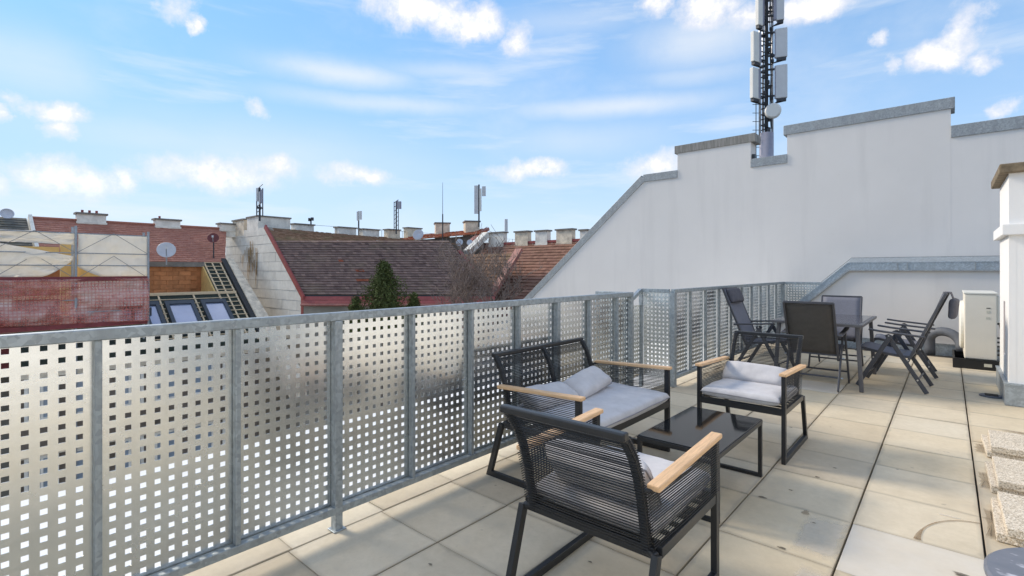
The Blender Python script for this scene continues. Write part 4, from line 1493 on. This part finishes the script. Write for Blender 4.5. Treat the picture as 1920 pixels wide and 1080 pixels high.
# --- chimneys on the row ridge
q = random.Random(4)
def ridge_chimney(parent, px0, px1, ytop, mat, pots=0):
    a_, b_ = on_x(px0, RXD), on_x(px1, RXD)
    mid = on_x((px0 + px1) / 2, RXD, ytop)
    return chimney_part(parent, ((RXD), (a_.y + b_.y) / 2, 0), abs(b_.y - a_.y) - .1, .62, RZ - .5, mid.z, mat, 0, pots)
ridge_chimney(hb, 141, 199, 400, M['chimwhite'], 3)
ridge_chimney(hb, 288, 337, 411, M['chimwhite'], 1)
ridge_chimney(hb, 409, 446, 419, M['chimwhite'])

# --- scaffold
SCX = -26.5
sf = thing('scaffold', 'metal tube scaffold in front of the house under renovation', 'scaffold', (0, 0, 0))
ys = [-3.69, -1.27, 1.15, 3.57, 5.99]
mb = MB()
for y in ys:
    for dx in (0, -.75):
        MB().tube([(SCX + dx, y, -13), (SCX + dx, y, 3.1 if y < 5 else 3.0)], .045, 8).build('standard', M['scaf'], sf)
for za in (.95, -.95):
    for dz in (.02, .55, 1.05, 1.85):
        MB().tube([(SCX, ys[0], za + dz), (SCX, ys[-1], za + dz)], .024, 6).build('guard_rail', M['scaf'], sf)
    MB().span((SCX - .72, ys[0], za - .10), (SCX - .05, ys[-1], za - .04)).build('deck', M['timber'], sf)
    MB().span((SCX + .03, ys[0], za - .08), (SCX + .06, ys[-1] - .04, za + .10)).build('toe_board', M['toe'], sf)
for y0, y1 in zip(ys, ys[1:]):
    ym = (y0 + y1) / 2
    for za in (2.0, .95, -.95):
        h_ = .85 if za > 1.5 else .95
        if za < 0:
            h_ = 1.2
        MB().tube([(SCX + .03, y0, za), (SCX + .03, ym, za + h_)], .011, 5).build('brace', M['scafbrace'], sf)
        MB().tube([(SCX + .03, ym, za + h_), (SCX + .03, y1, za)], .011, 5).build('brace', M['scafbrace'], sf)
    for za in (.95, -.95):
        MB().tube([(SCX, y0, za), (SCX - .75, y0, za)], .025, 6).build('ledger', M['scaf'], sf)

def drape(name, label, cat, corners, mat, nx=28, ny=14, amp=.10, seed=0, lower=None, group=None, uvscale=True):
    """hanging sheet between four corners (bottom-left, bottom-right, top-right, top-left), billowing and creased"""
    bl, br_, tr_, tl_ = [Vector(c) for c in corners]
    mb = MB()
    uvs = []
    for j in range(ny + 1):
        for i in range(nx + 1):
            s_, t_ = i / nx, j / ny
            lo = lower(s_) if lower else 0.0
            tt = lo + (1 - lo) * t_
            p = (bl.lerp(br_, s_)).lerp(tl_.lerp(tr_, s_), tt)
            w = amp * (math.sin(s_ * 9 + seed) * .4 + noise.noise(Vector((s_ * 4 + seed, tt * 3, 0))) * 1.2 + noise.noise(Vector((s_ * 13, tt * 9 + seed, 2))) * .5 + noise.noise(Vector((s_ * 31, tt * 14 + seed, 4))) * .18)
            p = p + Vector((w, 0, .4 * w * noise.noise(Vector((s_ * 3, seed, 1)))))
            mb.v.append(tuple(p))
            uvs.append((s_ * (br_ - bl).length, tt * (tl_ - bl).length))
    for j in range(ny):
        for i in range(nx):
            o_ = j * (nx + 1) + i
            mb.f.append((o_, o_ + 1, o_ + nx + 2, o_ + nx + 1))
    o_ = mb.build(name, mat, smooth=True)
    uv = o_.data.uv_layers.new(name='UVMap')
    for lp in o_.data.loops:
        uv.data[lp.index].uv = uvs[lp.vertex_index]
    md = o_.modifiers.new('thick', 'SOLIDIFY')
    md.thickness = .004
    tag(o_, label, cat, group)
    return o_
tx = SCX - .10
def spt(px, py):
    return on_x(px, tx, py)
tg = 'white sheets tied to the scaffold'
drape('tarpaulin', 'white tarpaulin strip tied along the top of the left scaffold bays', 'tarpaulin', (spt(-90, 448), spt(140, 459), spt(140, 437), spt(-90, 424)), M['tarp'], amp=.16, seed=1, group=tg)
drape('tarpaulin', 'white tarpaulin sagging across the opening in the left scaffold bay', 'tarpaulin', (spt(-90, 519), spt(138, 520), spt(138, 480), spt(-90, 440)), M['tarp'], amp=.22, seed=2, lower=lambda s_: max(0.0, (s_ - .68) / .32) ** 1.7 * .80, group=tg)
drape('tarpaulin', 'white tarpaulin filling the upper right scaffold bay', 'tarpaulin', (spt(146, 521), spt(277, 520), spt(277, 443), spt(146, 437)), M['tarp'], amp=.16, seed=3, lower=lambda s_: max(0.0, (.42 - s_) / .42) ** 1.5 * .24, group=tg)
drape('safety_net', 'translucent red safety net over the lower scaffold level', 'safety net', (on_x(-90, SCX + .10, 618), on_x(279, SCX + .10, 601), on_x(279, SCX + .10, 521), on_x(-90, SCX + .10, 527)), M['net'], 80, 30, .17, 5)

# --- dishes on the renovated house
def dish(px, py, X, r_, mat, label, az_, pole_to, tilt=70):
    p = on_x(px, X, py)
    t_ = thing('satellite_dish', label, 'satellite dish', p, az_, 'satellite dishes on the roofs')
    rot = Matrix.Rotation(R(tilt), 3, 'Y')
    MB().lathe([(0, 0), (r_ * .35, r_ * .03), (r_ * .7, r_ * .13), (r_, r_ * .27), (r_ * .97, r_ * .29), (r_ * .68, r_ * .16), (r_ * .3, r_ * .05), (0, .012)], (0, 0, 0), 28, rot).build('reflector', mat, t_, smooth=True)
    ax = rot @ Vector((0, 0, 1))
    arm0 = rot @ Vector((r_ * .8, 0, r_ * .15))
    foc = ax * (r_ * .95)
    MB().tube([arm0, foc], .022, 6).build('feed_arm', M['scaf'], t_)
    MB().box(foc, (.10, .09, .12)).build('feed_head', M['antgrey'], t_)
    MB().tube([(-.03, 0, 0), (-.14, 0, -.04), (-.14, 0, pole_to)], .035, 8).build('mast', M['antdark'] if mat is M['dishred'] else M['scaf'], t_)
dish(312, 470, -31.2, .43, M['dish'], 'large pale grey dish on the red-brown slope', R(-15), -.75)
dish(400, 447, -32.3, .30, M['dishred'], 'dark red dish on a mast by the shingled gable', R(-25), -1.45)

# --- shingle-clad gable house with the dark roof
hg = thing('dark_roof_house', 'courtyard house with a dark tiled roof and pale shingled gable wall', 'house', (0, 0, 0))
d0 = 27.0
K = P(570, 557, d0)
ku, kd = (570 - CX) / F * d0, d0
GD = (-.753, .658)
def ud(u, d, z):
    return Vector((CY * u - SY * d, SY * u + CY * d, z))
def G(t_, z, off=0.0):
    """point on the gable plane: t along the wall, off in front of it"""
    nu, nd = -.658, -.753
    return ud(ku + GD[0] * t_ + nu * off, kd + GD[1] * t_ + nd * off, z)
ez = K.z
vt, vz = 4.77, 3.91
gl = 11.2
def ztop(t_):
    return ez + (vz - ez) * t_ / vt if t_ < vt else vz + (3.87 - vz) * (t_ - vt) / (gl - vt)
mb = MB()
back = G(0, 0, -.35) - G(0, 0)
mb.prism([G(0, -13), G(0, ez), G(vt, vz), G(vt, -13)], back)
mb.prism([G(vt, -13), G(vt, vz), G(gl, 3.87), G(gl, -13)], back)
mb.build('gable_wall', M['oldwall'], hg)
def clip_poly(poly, f):
    outp = []
    for i, p in enumerate(poly):
        q_ = poly[i - 1]
        a_, b_ = f(q_), f(p)
        if (a_ >= 0) != (b_ >= 0):
            k = a_ / (a_ - b_)
            outp.append((q_[0] + (p[0] - q_[0]) * k, q_[1] + (p[1] - q_[1]) * k))
        if b_ >= 0:
            outp.append(p)
    return outp
q = random.Random(8)
rh, rw = .545, 1.72
for r in range(12):
    z0 = -2.55 + rh * r
    for c in range(-1, 8):
        t0 = c * rw + (rw * .5 if r % 2 else 0)
        poly = [(t0 + .008, z0 + .008), (t0 + rw - .008, z0 + .008), (t0 + rw - .008, z0 + rh - .004), (t0 + .008, z0 + rh - .004)]
        poly = clip_poly(poly, lambda p: p[0] - .02)
        poly = clip_poly(poly, lambda p: gl - p[0]) if poly else poly
        poly = clip_poly(poly, lambda p: (ez + (vz - ez) * p[0] / vt) - p[1] - .03) if poly else poly
        poly = clip_poly(poly, lambda p: (vz + (3.87 - vz) * (p[0] - vt) / (gl - vt)) - p[1]) if poly else poly
        if len(poly) < 3:
            continue
        ar = abs(sum(poly[i - 1][0] * poly[i][1] - poly[i][0] * poly[i - 1][1] for i in range(len(poly)))) / 2
        if ar < .01:
            continue
        of = .02 + q.uniform(0, .012)
        MB().prism([G(a_, b_, of + .010 * (1 - (b_ - z0) / rh)) for a_, b_ in poly], G(0, 0, -.02) - G(0, 0)).build('shingle', M['shingle'], hg)
mb = MB()
for k in range(46):
    t_ = q.gauss(6.9, .6)
    zt = q.uniform(1.5, 3.3) - .5 * abs(t_ - 6.7)
    ln = q.uniform(.35, 1.1)
    w = q.uniform(.02, .065)
    mb.prism([G(t_, zt - ln, .072), G(t_ + w, zt - ln * .8, .072), G(t_ + w * 1.2, zt, .072), G(t_ - w * .2, zt, .072)], G(0, 0, -.004) - G(0, 0))
mb.build('rust_streak', M['shingle_rust'], hg)
# verge trim in red sheet
VV = G(vt, vz) - G(0, ez)
MB().path([G(0, -2.5, .06), G(0, ez + .02, .06), G(vt, vz + .04, .06)], (G(0, 0, 1) - G(0, 0)), .10, .26).build('verge_trim', M['redmetal'], hg)
# blocks of chimney on the gable
def gable_block(pxa, pxb, ytop, ybot, depth, capm, off=.03):
    ta = (lambda px: ((px - CX) / F * kd - ku) / (GD[0] - (px - CX) / F * GD[1]))
    t0, t1 = ta(pxa), ta(pxb)
    dmid = kd + GD[1] * (t0 + t1) / 2
    zt, zb = EYE - (ytop - HY) * dmid / F, EYE - (ybot - HY) * dmid / F
    o_ = MB().prism([G(t0, zb, off), G(t1, zb, off), G(t1, zt, off), G(t0, zt, off)], G(0, 0, -depth) - G(0, 0)).build('chimney', M['chimwhite'] if pxa > 455 else M['chimrust'], hg)
    MB().prism([G(t0 + .06, zt, off + .06), G(t1 - .06, zt, off + .06), G(t1 - .06, zt + .09, off + .06), G(t0 + .06, zt + .09, off + .06)], G(0, 0, -depth - .12) - G(0, 0)).build('chimney_cap', M['chimcap'], o_)
    return o_
gable_block(437, 458, 414, 445, 1.2, None)
gable_block(464, 485, 408, 440, 2.0, None)
# dark slope
E = P(928, 557, d0)
EV = E - K
roof_tiles('roof_tiles', M['tile_dark'], hg, K + VV * .03, EV, VV * .76, .21, .215, .06, seed=12)
MB().prism([K + VV * .0, E + VV * .0, E + VV * .78, K + VV * .78], (-.2, .2, -.25)).build('roof_deck', M['vent'], hg)
# a few replaced tiles and pale ridge scraps
for s_, t_ in ((.36, .33), (.37, .33), (.38, .33), (.33, .20), (.345, .20), (.36, .20), (.375, .20), (.30, .47)):
    p = K + EV * s_ + VV * t_
    nn = EV.cross(VV).normalized()
    nn = nn if nn.z > 0 else -nn
    MB().prism([p + nn * .05, p + EV.normalized() * .26 + nn * .05, p + EV.normalized() * .26 + VV.normalized() * .2 + nn * .02, p + VV.normalized() * .2 + nn * .02], nn * .02).build('replaced_tile', M['tile_orange'], hg)
e_ = EV.normalized()
front = ud(0, -1, 0)
MB().prism([K + Vector((0, 0, -.02)), E + Vector((0, 0, -.02)), E + front * .16 + Vector((0, 0, -.20)), K + front * .16 + Vector((0, 0, -.20))], (0, 0, .06)).build('eaves_sheet', M['redmetal'], hg)
MB().prism([K + front * .20 + Vector((0, 0, -.22)), E + front * .20 + Vector((0, 0, -.22)), E + front * .34 + Vector((0, 0, -.36)), K + front * .34 + Vector((0, 0, -.36))], (0, 0, .05)).build('eaves_sheet', M['redmetal'], hg)
MB().prism([K + front * .15 + Vector((0, 0, -13)), E + front * .15 + Vector((0, 0, -13)), E + front * .15 + Vector((0, 0, -.34)), K + front * .15 + Vector((0, 0, -.34))], (-.3, .3, 0)).build('courtyard_wall', M['oldwall'], hg)
MB().tube([K + front * .42 + Vector((0, 0, -.40)), E + front * .42 + Vector((0, 0, -.40))], .07, 8).build('gutter', M['redmetal_pale'], hg)
# shallow mossy upper slope up to the row ridge
q0, q1 = K + VV * .77 + e_ * .1, P(862, 458, 29.5)
a0 = G(vt, vz) + Vector((0, 0, 0))
rr = on_x(757, RXD, 450)
q3 = on_x(505, RXD)
quad_tiles('upper_roof_tiles', M['tile_moss'], hg, q0, q1, rr, a0 + Vector((0, 0, .0)), 60, 14, 3)
for px0, px1 in ((632, 664), (706, 751)):
    A_, B_ = P(px0, 453, 29.6), P(px1, 455.5, 29.6)
    MB().bar(A_, B_, .12, .14).build('snow_board', M['chimwhite'], hg)

# --- far row behind (its ridge carries the chimneys)
hf = thing('far_row_house', 'long far row house with a line of pale chimneys on its ridge', 'house', (0, 0, 0), 0, 'row houses beyond the courtyard')
roof_tiles('roof_tiles', M['tile_moss'], hf, (-33.4, 13.5, 2.5), (0, 33, 0), (RXD + 33.4, 0, RZ - 2.5), .27, .27, seed=22)
MB().tube([(RXD, 13.5, RZ + .02), (RXD, 46.5, RZ + .02)], .13, 8).build('ridge', M['tile_moss'], hf)
MB().span((RXD - 5, 13.6, -13), (-33.6, 46.5, 2.4)).build('wall', M['oldwall'], hf)
for px0, px1, yt in ((548, 586, 420), (630, 665, 426), (676, 708, 429.5), (723, 747, 430), (760, 787, 427)):
    ridge_chimney(hf, px0, px1, yt, M['chimrust'] if px0 > 700 else M['chimwhite'])
mb = MB()
for k in range(16):
    y = 14 + 2.1 * k
    mb.tube([(RXD - .05, y, RZ), (RXD - .05, y, RZ + .75)], .018, 5)
mb.tube([(RXD - .05, 14, RZ + .72), (RXD - .05, 46, RZ + .72)], .012, 4)
mb.build('lightning_wire', M['antdark'], hf)

# --- orange-ridged attic block
ha = thing('attic_block', 'brown attic block with an orange tiled roof edge and two stained chimneys', 'house', (0, 0, 0), 0, 'row houses beyond the courtyard')
a_, b_ = P(742, 452, 40), P(912, 437, 37)
quad_tiles('roof_tiles', M['tile_orange'], ha, a_, b_, P(914, 428, 39), P(786, 440, 43), 46, 4, 9, .07)
def wallp(name, mat, A, B, zb, parent, th=.3):
    return MB().prism([Vector((A.x, A.y, zb)), Vector((B.x, B.y, zb)), B, A], ud(0, th, 0)).build(name, mat, parent)
wallp('wall', M['darkwall'], P(746, 453, 40.3), P(908, 440, 37.3), -3, ha)
wallp('white_parapet', M['chimwhite'], P(784, 457, 37.5), P(840, 461, 36.0), -1, ha)
chimney_part(ha, P(829, 430, 41), 1.15, 1.0, 3.8, P(829, 418, 41).z, M['chimrust'], -YAW + .1)
chimney_part(ha, P(884, 430, 39), 1.1, 1.15, 3.6, P(884, 415, 39).z, M['chimrust'], -YAW + .1)
MB().bar(P(876, 474, 35), P(911, 440, 37), .5, .42).build('sloped_parapet', M['chimwhite'], ha)
MB().bar(P(880, 455, 36.5), P(914, 429, 38.5), .35, .22).build('verge_trim', M['redmetal_pale'], ha)
dishes = ((785, 441, 37, .42, 'grey dish at the left end of the orange roof edge'), (862, 455, 36, .26, 'small grey dish below the orange roof edge'), (881, 455, 36, .22, 'small pale dish beside the sloped white parapet'))
for px, py, d, r_, lb in dishes:
    p = P(px, py, d)
    t_ = thing('satellite_dish', lb, 'satellite dish', p, R(-60), 'satellite dishes on the roofs')
    MB().lathe([(0, 0), (r_ * .5, r_ * .08), (r_, r_ * .27), (r_ * .97, r_ * .30), (r_ * .45, r_ * .1), (0, .02)], (0, 0, 0), 24, Matrix.Rotation(R(72), 3, 'Y')).build('reflector', M['dish'], t_, smooth=True)
    MB().tube([(-.08, 0, .05), (-.10, 0, -.95)], .035, 6).build('mast', M['scaf'], t_)

# --- brown roof at the right, running across
hr = thing('brown_roof_house', 'house with a brown tiled roof and a row of stained chimneys beside the firewall', 'house', (0, 0, 0), 0, 'row houses beyond the courtyard')
YR, ZR = 27.0, 3.22
roof_tiles('roof_tiles', M['tile_brown'], hr, (-26.2, 21.5, -1.6), (17.2, 0, 0), (0, YR - 21.5, ZR + 1.6), .27, .29, .05, seed=31)
MB().prism([(-26.2, 21.6, -13), (-26.2, 21.6, -1.75), (-26.2, YR, ZR - .12), (-26.2, YR + 5.5, -1.7), (-26.2, YR + 5.5, -13)], (17.2, 0, 0)).build('wall', M['oldwall'], hr)
MB().bar((-26.2, YR, ZR + .03), (-9.2, YR, ZR + .03), .35, .16).build('ridge_sheet', M['redmetal'], hr)
for px0, px1, yt in ((917, 954, 435), (966, 1000, 433), (1004, 1037, 431.5), (1043, 1084, 429), (1087, 1112, 430)):
    a_, b_ = on_y(px0, YR), on_y(px1, YR)
    mid = on_y((px0 + px1) / 2, YR, yt)
    chimney_part(hr, ((a_.x + b_.x) / 2 - .1, YR, 0), .42, abs(b_.x - a_.x) - .5, ZR - .6, mid.z, M['chimrust' if px0 in (966, 1043) else 'chimwhite'])
p = on_y(949, YR, 430)
MB().tube([(p.x, YR, p.z - .2), (p.x, YR, on_y(949, YR, 411).z)], .12, 10).build('flue', M['antgrey'], hr)
hm = thing('mossy_wing', 'low mossy roofed wing with a red sheet edge behind the bare tree', 'house', (0, 0, 0), 0, 'row houses beyond the courtyard')
roof_tiles('roof_tiles', M['tile_moss'], hm, (-26.6, 20.6, -1.4), (5.9, 0, 0), (0, 3.4, 3.8), .27, .29, .05, seed=33, tone_bias=-.35)
MB().span((-26.6, 20.7, -13), (-20.7, 24, -1.5)).build('wall', M['oldwall'], hm)
MB().bar((-20.45, 20.3, -1.5), (-20.45, 24.1, 2.62), .52, .22).build('firewall_edge', M['redmetal_pale'], hm)
MB().bar(P(860, 471, 29.5), P(897, 518, 28.0), .22, .16).build('valley_sheet', M['redmetal'], hm)

# ------------------------------------------------------------------ masts
def panel_box(mb, p, w, d, h, rz):
    mb.box(p, (w, d, h), Matrix.Rotation(rz, 3, 'Z'))
am = thing('antenna_mast', 'tall mobile phone mast with pale panel antennas behind the firewall notch', 'antenna mast', P(1437, 507, 16.0))
DM = 16.0
org = P(1437, 507, DM)
rt = Vector((CY, SY, 0))
fwv = Vector((-SY, CY, 0))
def am_pt(px, py, df=0.0):
    """mast-local point: sideways, height, towards the camera by df"""
    p = P(px, py, DM)
    return (p - org) - fwv * df
base_z = am_pt(1437, 330).z
top_z = am_pt(1437, -70).z
MB().tube([(0, 0, base_z - 3), (0, 0, am_pt(1437, 250).z)], .21, 14).build('pole', M['antback'], am, smooth=True)
MB().tube([(0, 0, am_pt(1437, 250).z), (0, 0, top_z)], .055, 10).build('core_pole', M['antdark'], am, smooth=True)
for dx, dy in ((-.2, .02), (.2, .02), (0, .22)):
    MB().tube([rt * dx + fwv * dy + Vector((0, 0, am_pt(1437, 262).z)), rt * dx + fwv * dy + Vector((0, 0, top_z))], .036, 8).build('tube', M['antmetal'], am, smooth=True)
mb = MB()
q = random.Random(14)
for k in range(34):
    z = am_pt(1437, 255).z + k * .17
    if z > top_z:
        break
    mb.tube([rt * -.2 + Vector((0, 0, z)), rt * .2 + Vector((0, 0, z + (.1 if k % 2 else -.1)))], .017, 5)
    mb.tube([rt * -.2 + Vector((0, 0, z)), fwv * .22 + Vector((0, 0, z + .08))], .015, 5)
    mb.box(Vector((0, 0, z)) + rt * q.uniform(-.16, .16) - fwv * .06, (.09, .09, q.uniform(.05, .14)))
mb.build('lattice', M['antdark'], am)
mb = MB()
for k in range(5):
    x = q.uniform(-.10, .10)
    zz = am_pt(1437, 240).z
    pts = [rt * (x + q.uniform(-.03, .03)) - fwv * (.09 + q.uniform(0, .03)) + Vector((0, 0, zz + i * .55)) for i in range(10)]
    mb.tube(pts, .016, 5)
mb.build('cable', M['blackplastic'], am)
panels = [(1413.5, 64, 120, 'l'), (1412, 131, 188, 'l'), (1420, -70, 52, 'l2'), (1461, 57, 111, 'r'), (1461, 125, 187, 'r'), (1459, -70, 42, 'r2')]
for px, y0, y1, sd in panels:
    c = am_pt(px, (y0 + y1) / 2, .12)
    h = am_pt(px, y0).z - am_pt(px, y1).z
    left = sd.startswith('l')
    ang = YAW + (R(28) if left else R(-22))
    w = .34 if sd in ('l', 'r') else .22
    po = MB()
    panel_box(po, c, w, .13, h, ang)
    po = po.build('panel_antenna', M['antcream'] if left else M['antgrey'], am, bevel=.02)
    mb = MB()
    bk = c + (rt * (.13 if left else -.13)) + fwv * .05
    mb.box(bk, (.10, .10, h * .96), Matrix.Rotation(ang, 3, 'Z'))
    mb.build('mounting', M['antback'], po)
    mb = MB()
    for zz in (-h * .40, h * .40):
        mb.bar(c + Vector((0, 0, zz)), Vector((0, 0, c.z + zz)), .05, .05)
    mb.build('bracket', M['antdark'], po)
    mb = MB()
    mb.box(c - Vector((0, 0, h / 2 + .05)), (w * .8, .11, .09), Matrix.Rotation(ang, 3, 'Z'))
    for k in range(4):
        mb.tube([c + rt * (-.1 + .06 * k) - Vector((0, 0, h / 2 + .09)), c * .4 + Vector((0, 0, c.z * .6 - h / 2 - .16))], .012, 5)
    mb.build('connector', M['antdark'], po)
rot = Matrix.Rotation(YAW - R(25), 3, 'Z') @ Matrix.Rotation(R(90), 3, 'X')
MB().lathe([(0, 0), (.22, 0), (.235, .02), (.235, .12), (.20, .16), (0, .16)], am_pt(1443, 213, .20), 28, rot).build('drum_antenna', M['antcream'], am, smooth=False)
mb = MB()
mb.tube([am_pt(1417.5, 300), am_pt(1417.5, 186)], .014, 6)
for k in range(7):
    z_ = 292 - 16 * k
    mb.tube([am_pt(1411, z_), am_pt(1424, z_)], .010, 5)
mb.build('climbing_ladder', M['antdark'], am)

def small_mast(label, px, d, ytop, ybot, panels_, lattice=False, col='antdark'):
    p = P(px, ybot, d)
    t_ = thing('rooftop_antenna', label, 'antenna', p, 0, 'small antennas on the far roofs')
    H = (ybot - ytop) * d / F
    s_ = d / F
    MB().tube([(0, 0, -.3), (0, 0, H)], .06, 8).build('pole', M[col], t_)
    if lattice:
        mb = MB()
        for dx in (-.18, .18):
            mb.tube([rt * dx, rt * dx + Vector((0, 0, H * .98))], .035, 6)
        k = 0
        while .2 + k * .35 < H:
            z = .2 + k * .35
            mb.tube([rt * (-.18) + Vector((0, 0, z)), rt * .18 + Vector((0, 0, z + .3))], .022, 5)
            k += 1
        mb.build('lattice', M['antdark'], t_)
    for (x0, x1, y0, y1, mt) in panels_:
        c = rt * ((x0 + x1) / 2 - px) * s_ + Vector((0, 0, (ybot - (y0 + y1) / 2) * s_)) - fwv * .12
        MB().box(c, ((x1 - x0) * s_, .14, (y1 - y0) * s_), Matrix.Rotation(YAW, 3, 'Z')).build('panel_antenna', M[mt], t_, bevel=.01)
    return t_
small_mast('cluster of slim antenna rods on the shingled gable chimney', 487, 30, 352, 405, [(483, 486, 353, 378, 'antgrey'), (487.5, 490, 360, 384, 'antgrey'), (491, 493.5, 356, 381, 'antback'), (485, 492, 388, 392, 'antdark')], True)
small_mast('stub mast with two small dishes on the far ridge', 583, 40, 410, 424, [(579.5, 582.5, 409, 415, 'antdark'), (584, 589, 408, 414, 'antdark')])
small_mast('thin pole with two grey panels standing on the far ridge', 672.5, 42, 396, 440, [(670, 673.5, 397, 414, 'antgrey'), (675.5, 679, 396, 412, 'antgrey')])
small_mast('dark lattice mast with a panel bundle on the far ridge', 743, 42, 377, 432, [(744.5, 747.5, 376, 392, 'antback'), (749, 753, 378, 392, 'antback')], True)
small_mast('pole with two large grey panels above the attic block', 898, 38, 346, 418, [(889.5, 897, 348.5, 401, 'antgrey'), (899, 903, 354, 396, 'antcream'), (904, 911, 350, 368, 'antgrey')])
wp = thing('whip_antenna', 'long thin whip antenna rising above the attic block', 'antenna', P(830, 442, 37))
MB().tube([(0, 0, -.6), (0, 0, 1.6)], .045, 8).build('base', M['antdark'], wp)
MB().tube([(0, 0, 1.6), (0, 0, 3.95)], [.022, .012], 6).build('rod', M['antdark'], wp)

# ------------------------------------------------------------------ trees in the courtyard
def conifer(label, px, ytop, d, width, h, seed, nb):
    q = random.Random(seed)
    tp = P(px, ytop, d)
    t_ = thing('conifer', label, 'tree', (tp.x, tp.y, -13))
    H = tp.z + 13
    MB().tube([(0, 0, 0), (0, 0, H * .6), (0, 0, H - .15)], [.20, .12, .015], 8).build('trunk', M['bark'], t_)
    mb = MB()
    for k in range(nb):
        f = q.random() ** 1.25
        z = H - .05 - f * h
        lump = 1 + .26 * math.sin(z * 3.1 + seed) * math.sin(z * 1.3)
        rmax = width * (.06 + .94 * f ** .95) * lump
        a = q.uniform(0, 2 * math.pi)
        rmax *= 1 + .3 * math.sin(3 * a + z * 1.7)
        bl = rmax * q.uniform(.55, 1.08)
        dirv = Vector((math.cos(a), math.sin(a), q.uniform(.1, .55)))
        n = 7 + int(bl * 12)
        for m_ in range(n):
            t2 = q.uniform(.25, 1.0)
            c = Vector((0, 0, z)) + dirv * (bl * t2) + Vector((q.gauss(0, .07), q.gauss(0, .07), q.gauss(0, .06)))
            ax = Vector((q.gauss(0, 1), q.gauss(0, 1), q.gauss(.5, .8))).normalized()
            sd_ = ax.cross(Vector((q.gauss(0, 1), q.gauss(0, 1), q.gauss(0, 1)))).normalized()
            L_, w_ = q.uniform(.06, .13), q.uniform(.018, .036)
            mb.add([c - sd_ * w_, c + sd_ * w_, c + ax * L_], [(0, 1, 2)])
    mb.build('crown', M['needle'], t_)
conifer('dense dark green conifer rising in front of the dark tiled roof', 720, 494, 19.0, 1.22, 2.6, 1, 900)
conifer('low conifer tip showing just above the railing', 776, 552, 19.5, .5, 1.4, 2, 260)
conifer('small shaggy evergreen top left of the tall conifer', 668, 560, 18.6, .55, 1.4, 3, 300)

def bare_tree(label, px, d, ztop, seed, spread):
    q = random.Random(seed)
    b = P(px, 507, d)
    t_ = thing('bare_tree', label, 'tree', (b.x, b.y, -13))
    mt, mtw = MB(), MB()
    cnt = [0]
    def grow(p, dirv, L_, r_, lev):
        n = 4
        pts, rs = [p], [r_]
        dv_ = dirv.copy()
        for i in range(n):
            dv_ = (dv_ + Vector((q.gauss(0, .13), q.gauss(0, .13), q.gauss(.03, .10)))).normalized()
            pts.append(pts[-1] + dv_ * (L_ / n))
            rs.append(max(.008, r_ * (1 - .5 * (i + 1) / n)))
        (mt if lev < 2 else mtw).tube(pts, rs, 6 if lev < 2 else 3, False)
        cnt[0] += 1
        if lev >= 5:
            return
        nchild = (5, 4, 4, 3, 2)[lev]
        for k in range(nchild):
            i = q.randint(1, n)
            a = q.uniform(0, 2 * math.pi)
            side = Vector((math.cos(a), math.sin(a), q.uniform(-.05, .75))).normalized()
            nd = (dv_ * .65 + side * (.75 if lev else spread)).normalized()
            grow(pts[i], nd, L_ * q.uniform(.58, .82), rs[i] * .62, lev + 1)
    H = ztop + 13
    mt.tube([(0, 0, 0), (.1, .05, H * .4), (0, .1, H - 4.2)], [.22, .17, .13], 8)
    grow(Vector((0, .1, H - 4.2)), Vector((.05, 0, 1)), 1.9, .10, 0)
    grow(Vector((0, .1, H - 4.4)), Vector((-.45, .2, .9)), 1.8, .085, 0)
    grow(Vector((0, .1, H - 4.3)), Vector((.5, -.1, .9)), 1.8, .085, 0)
    mt.build('trunk', M['twig'], t_)
    mtw.build('twigs', M['twig'], t_)
bare_tree('bare leafless tree with fine grey-brown twigs left of the firewall', 898, 19.5, 2.5, 5, .8)
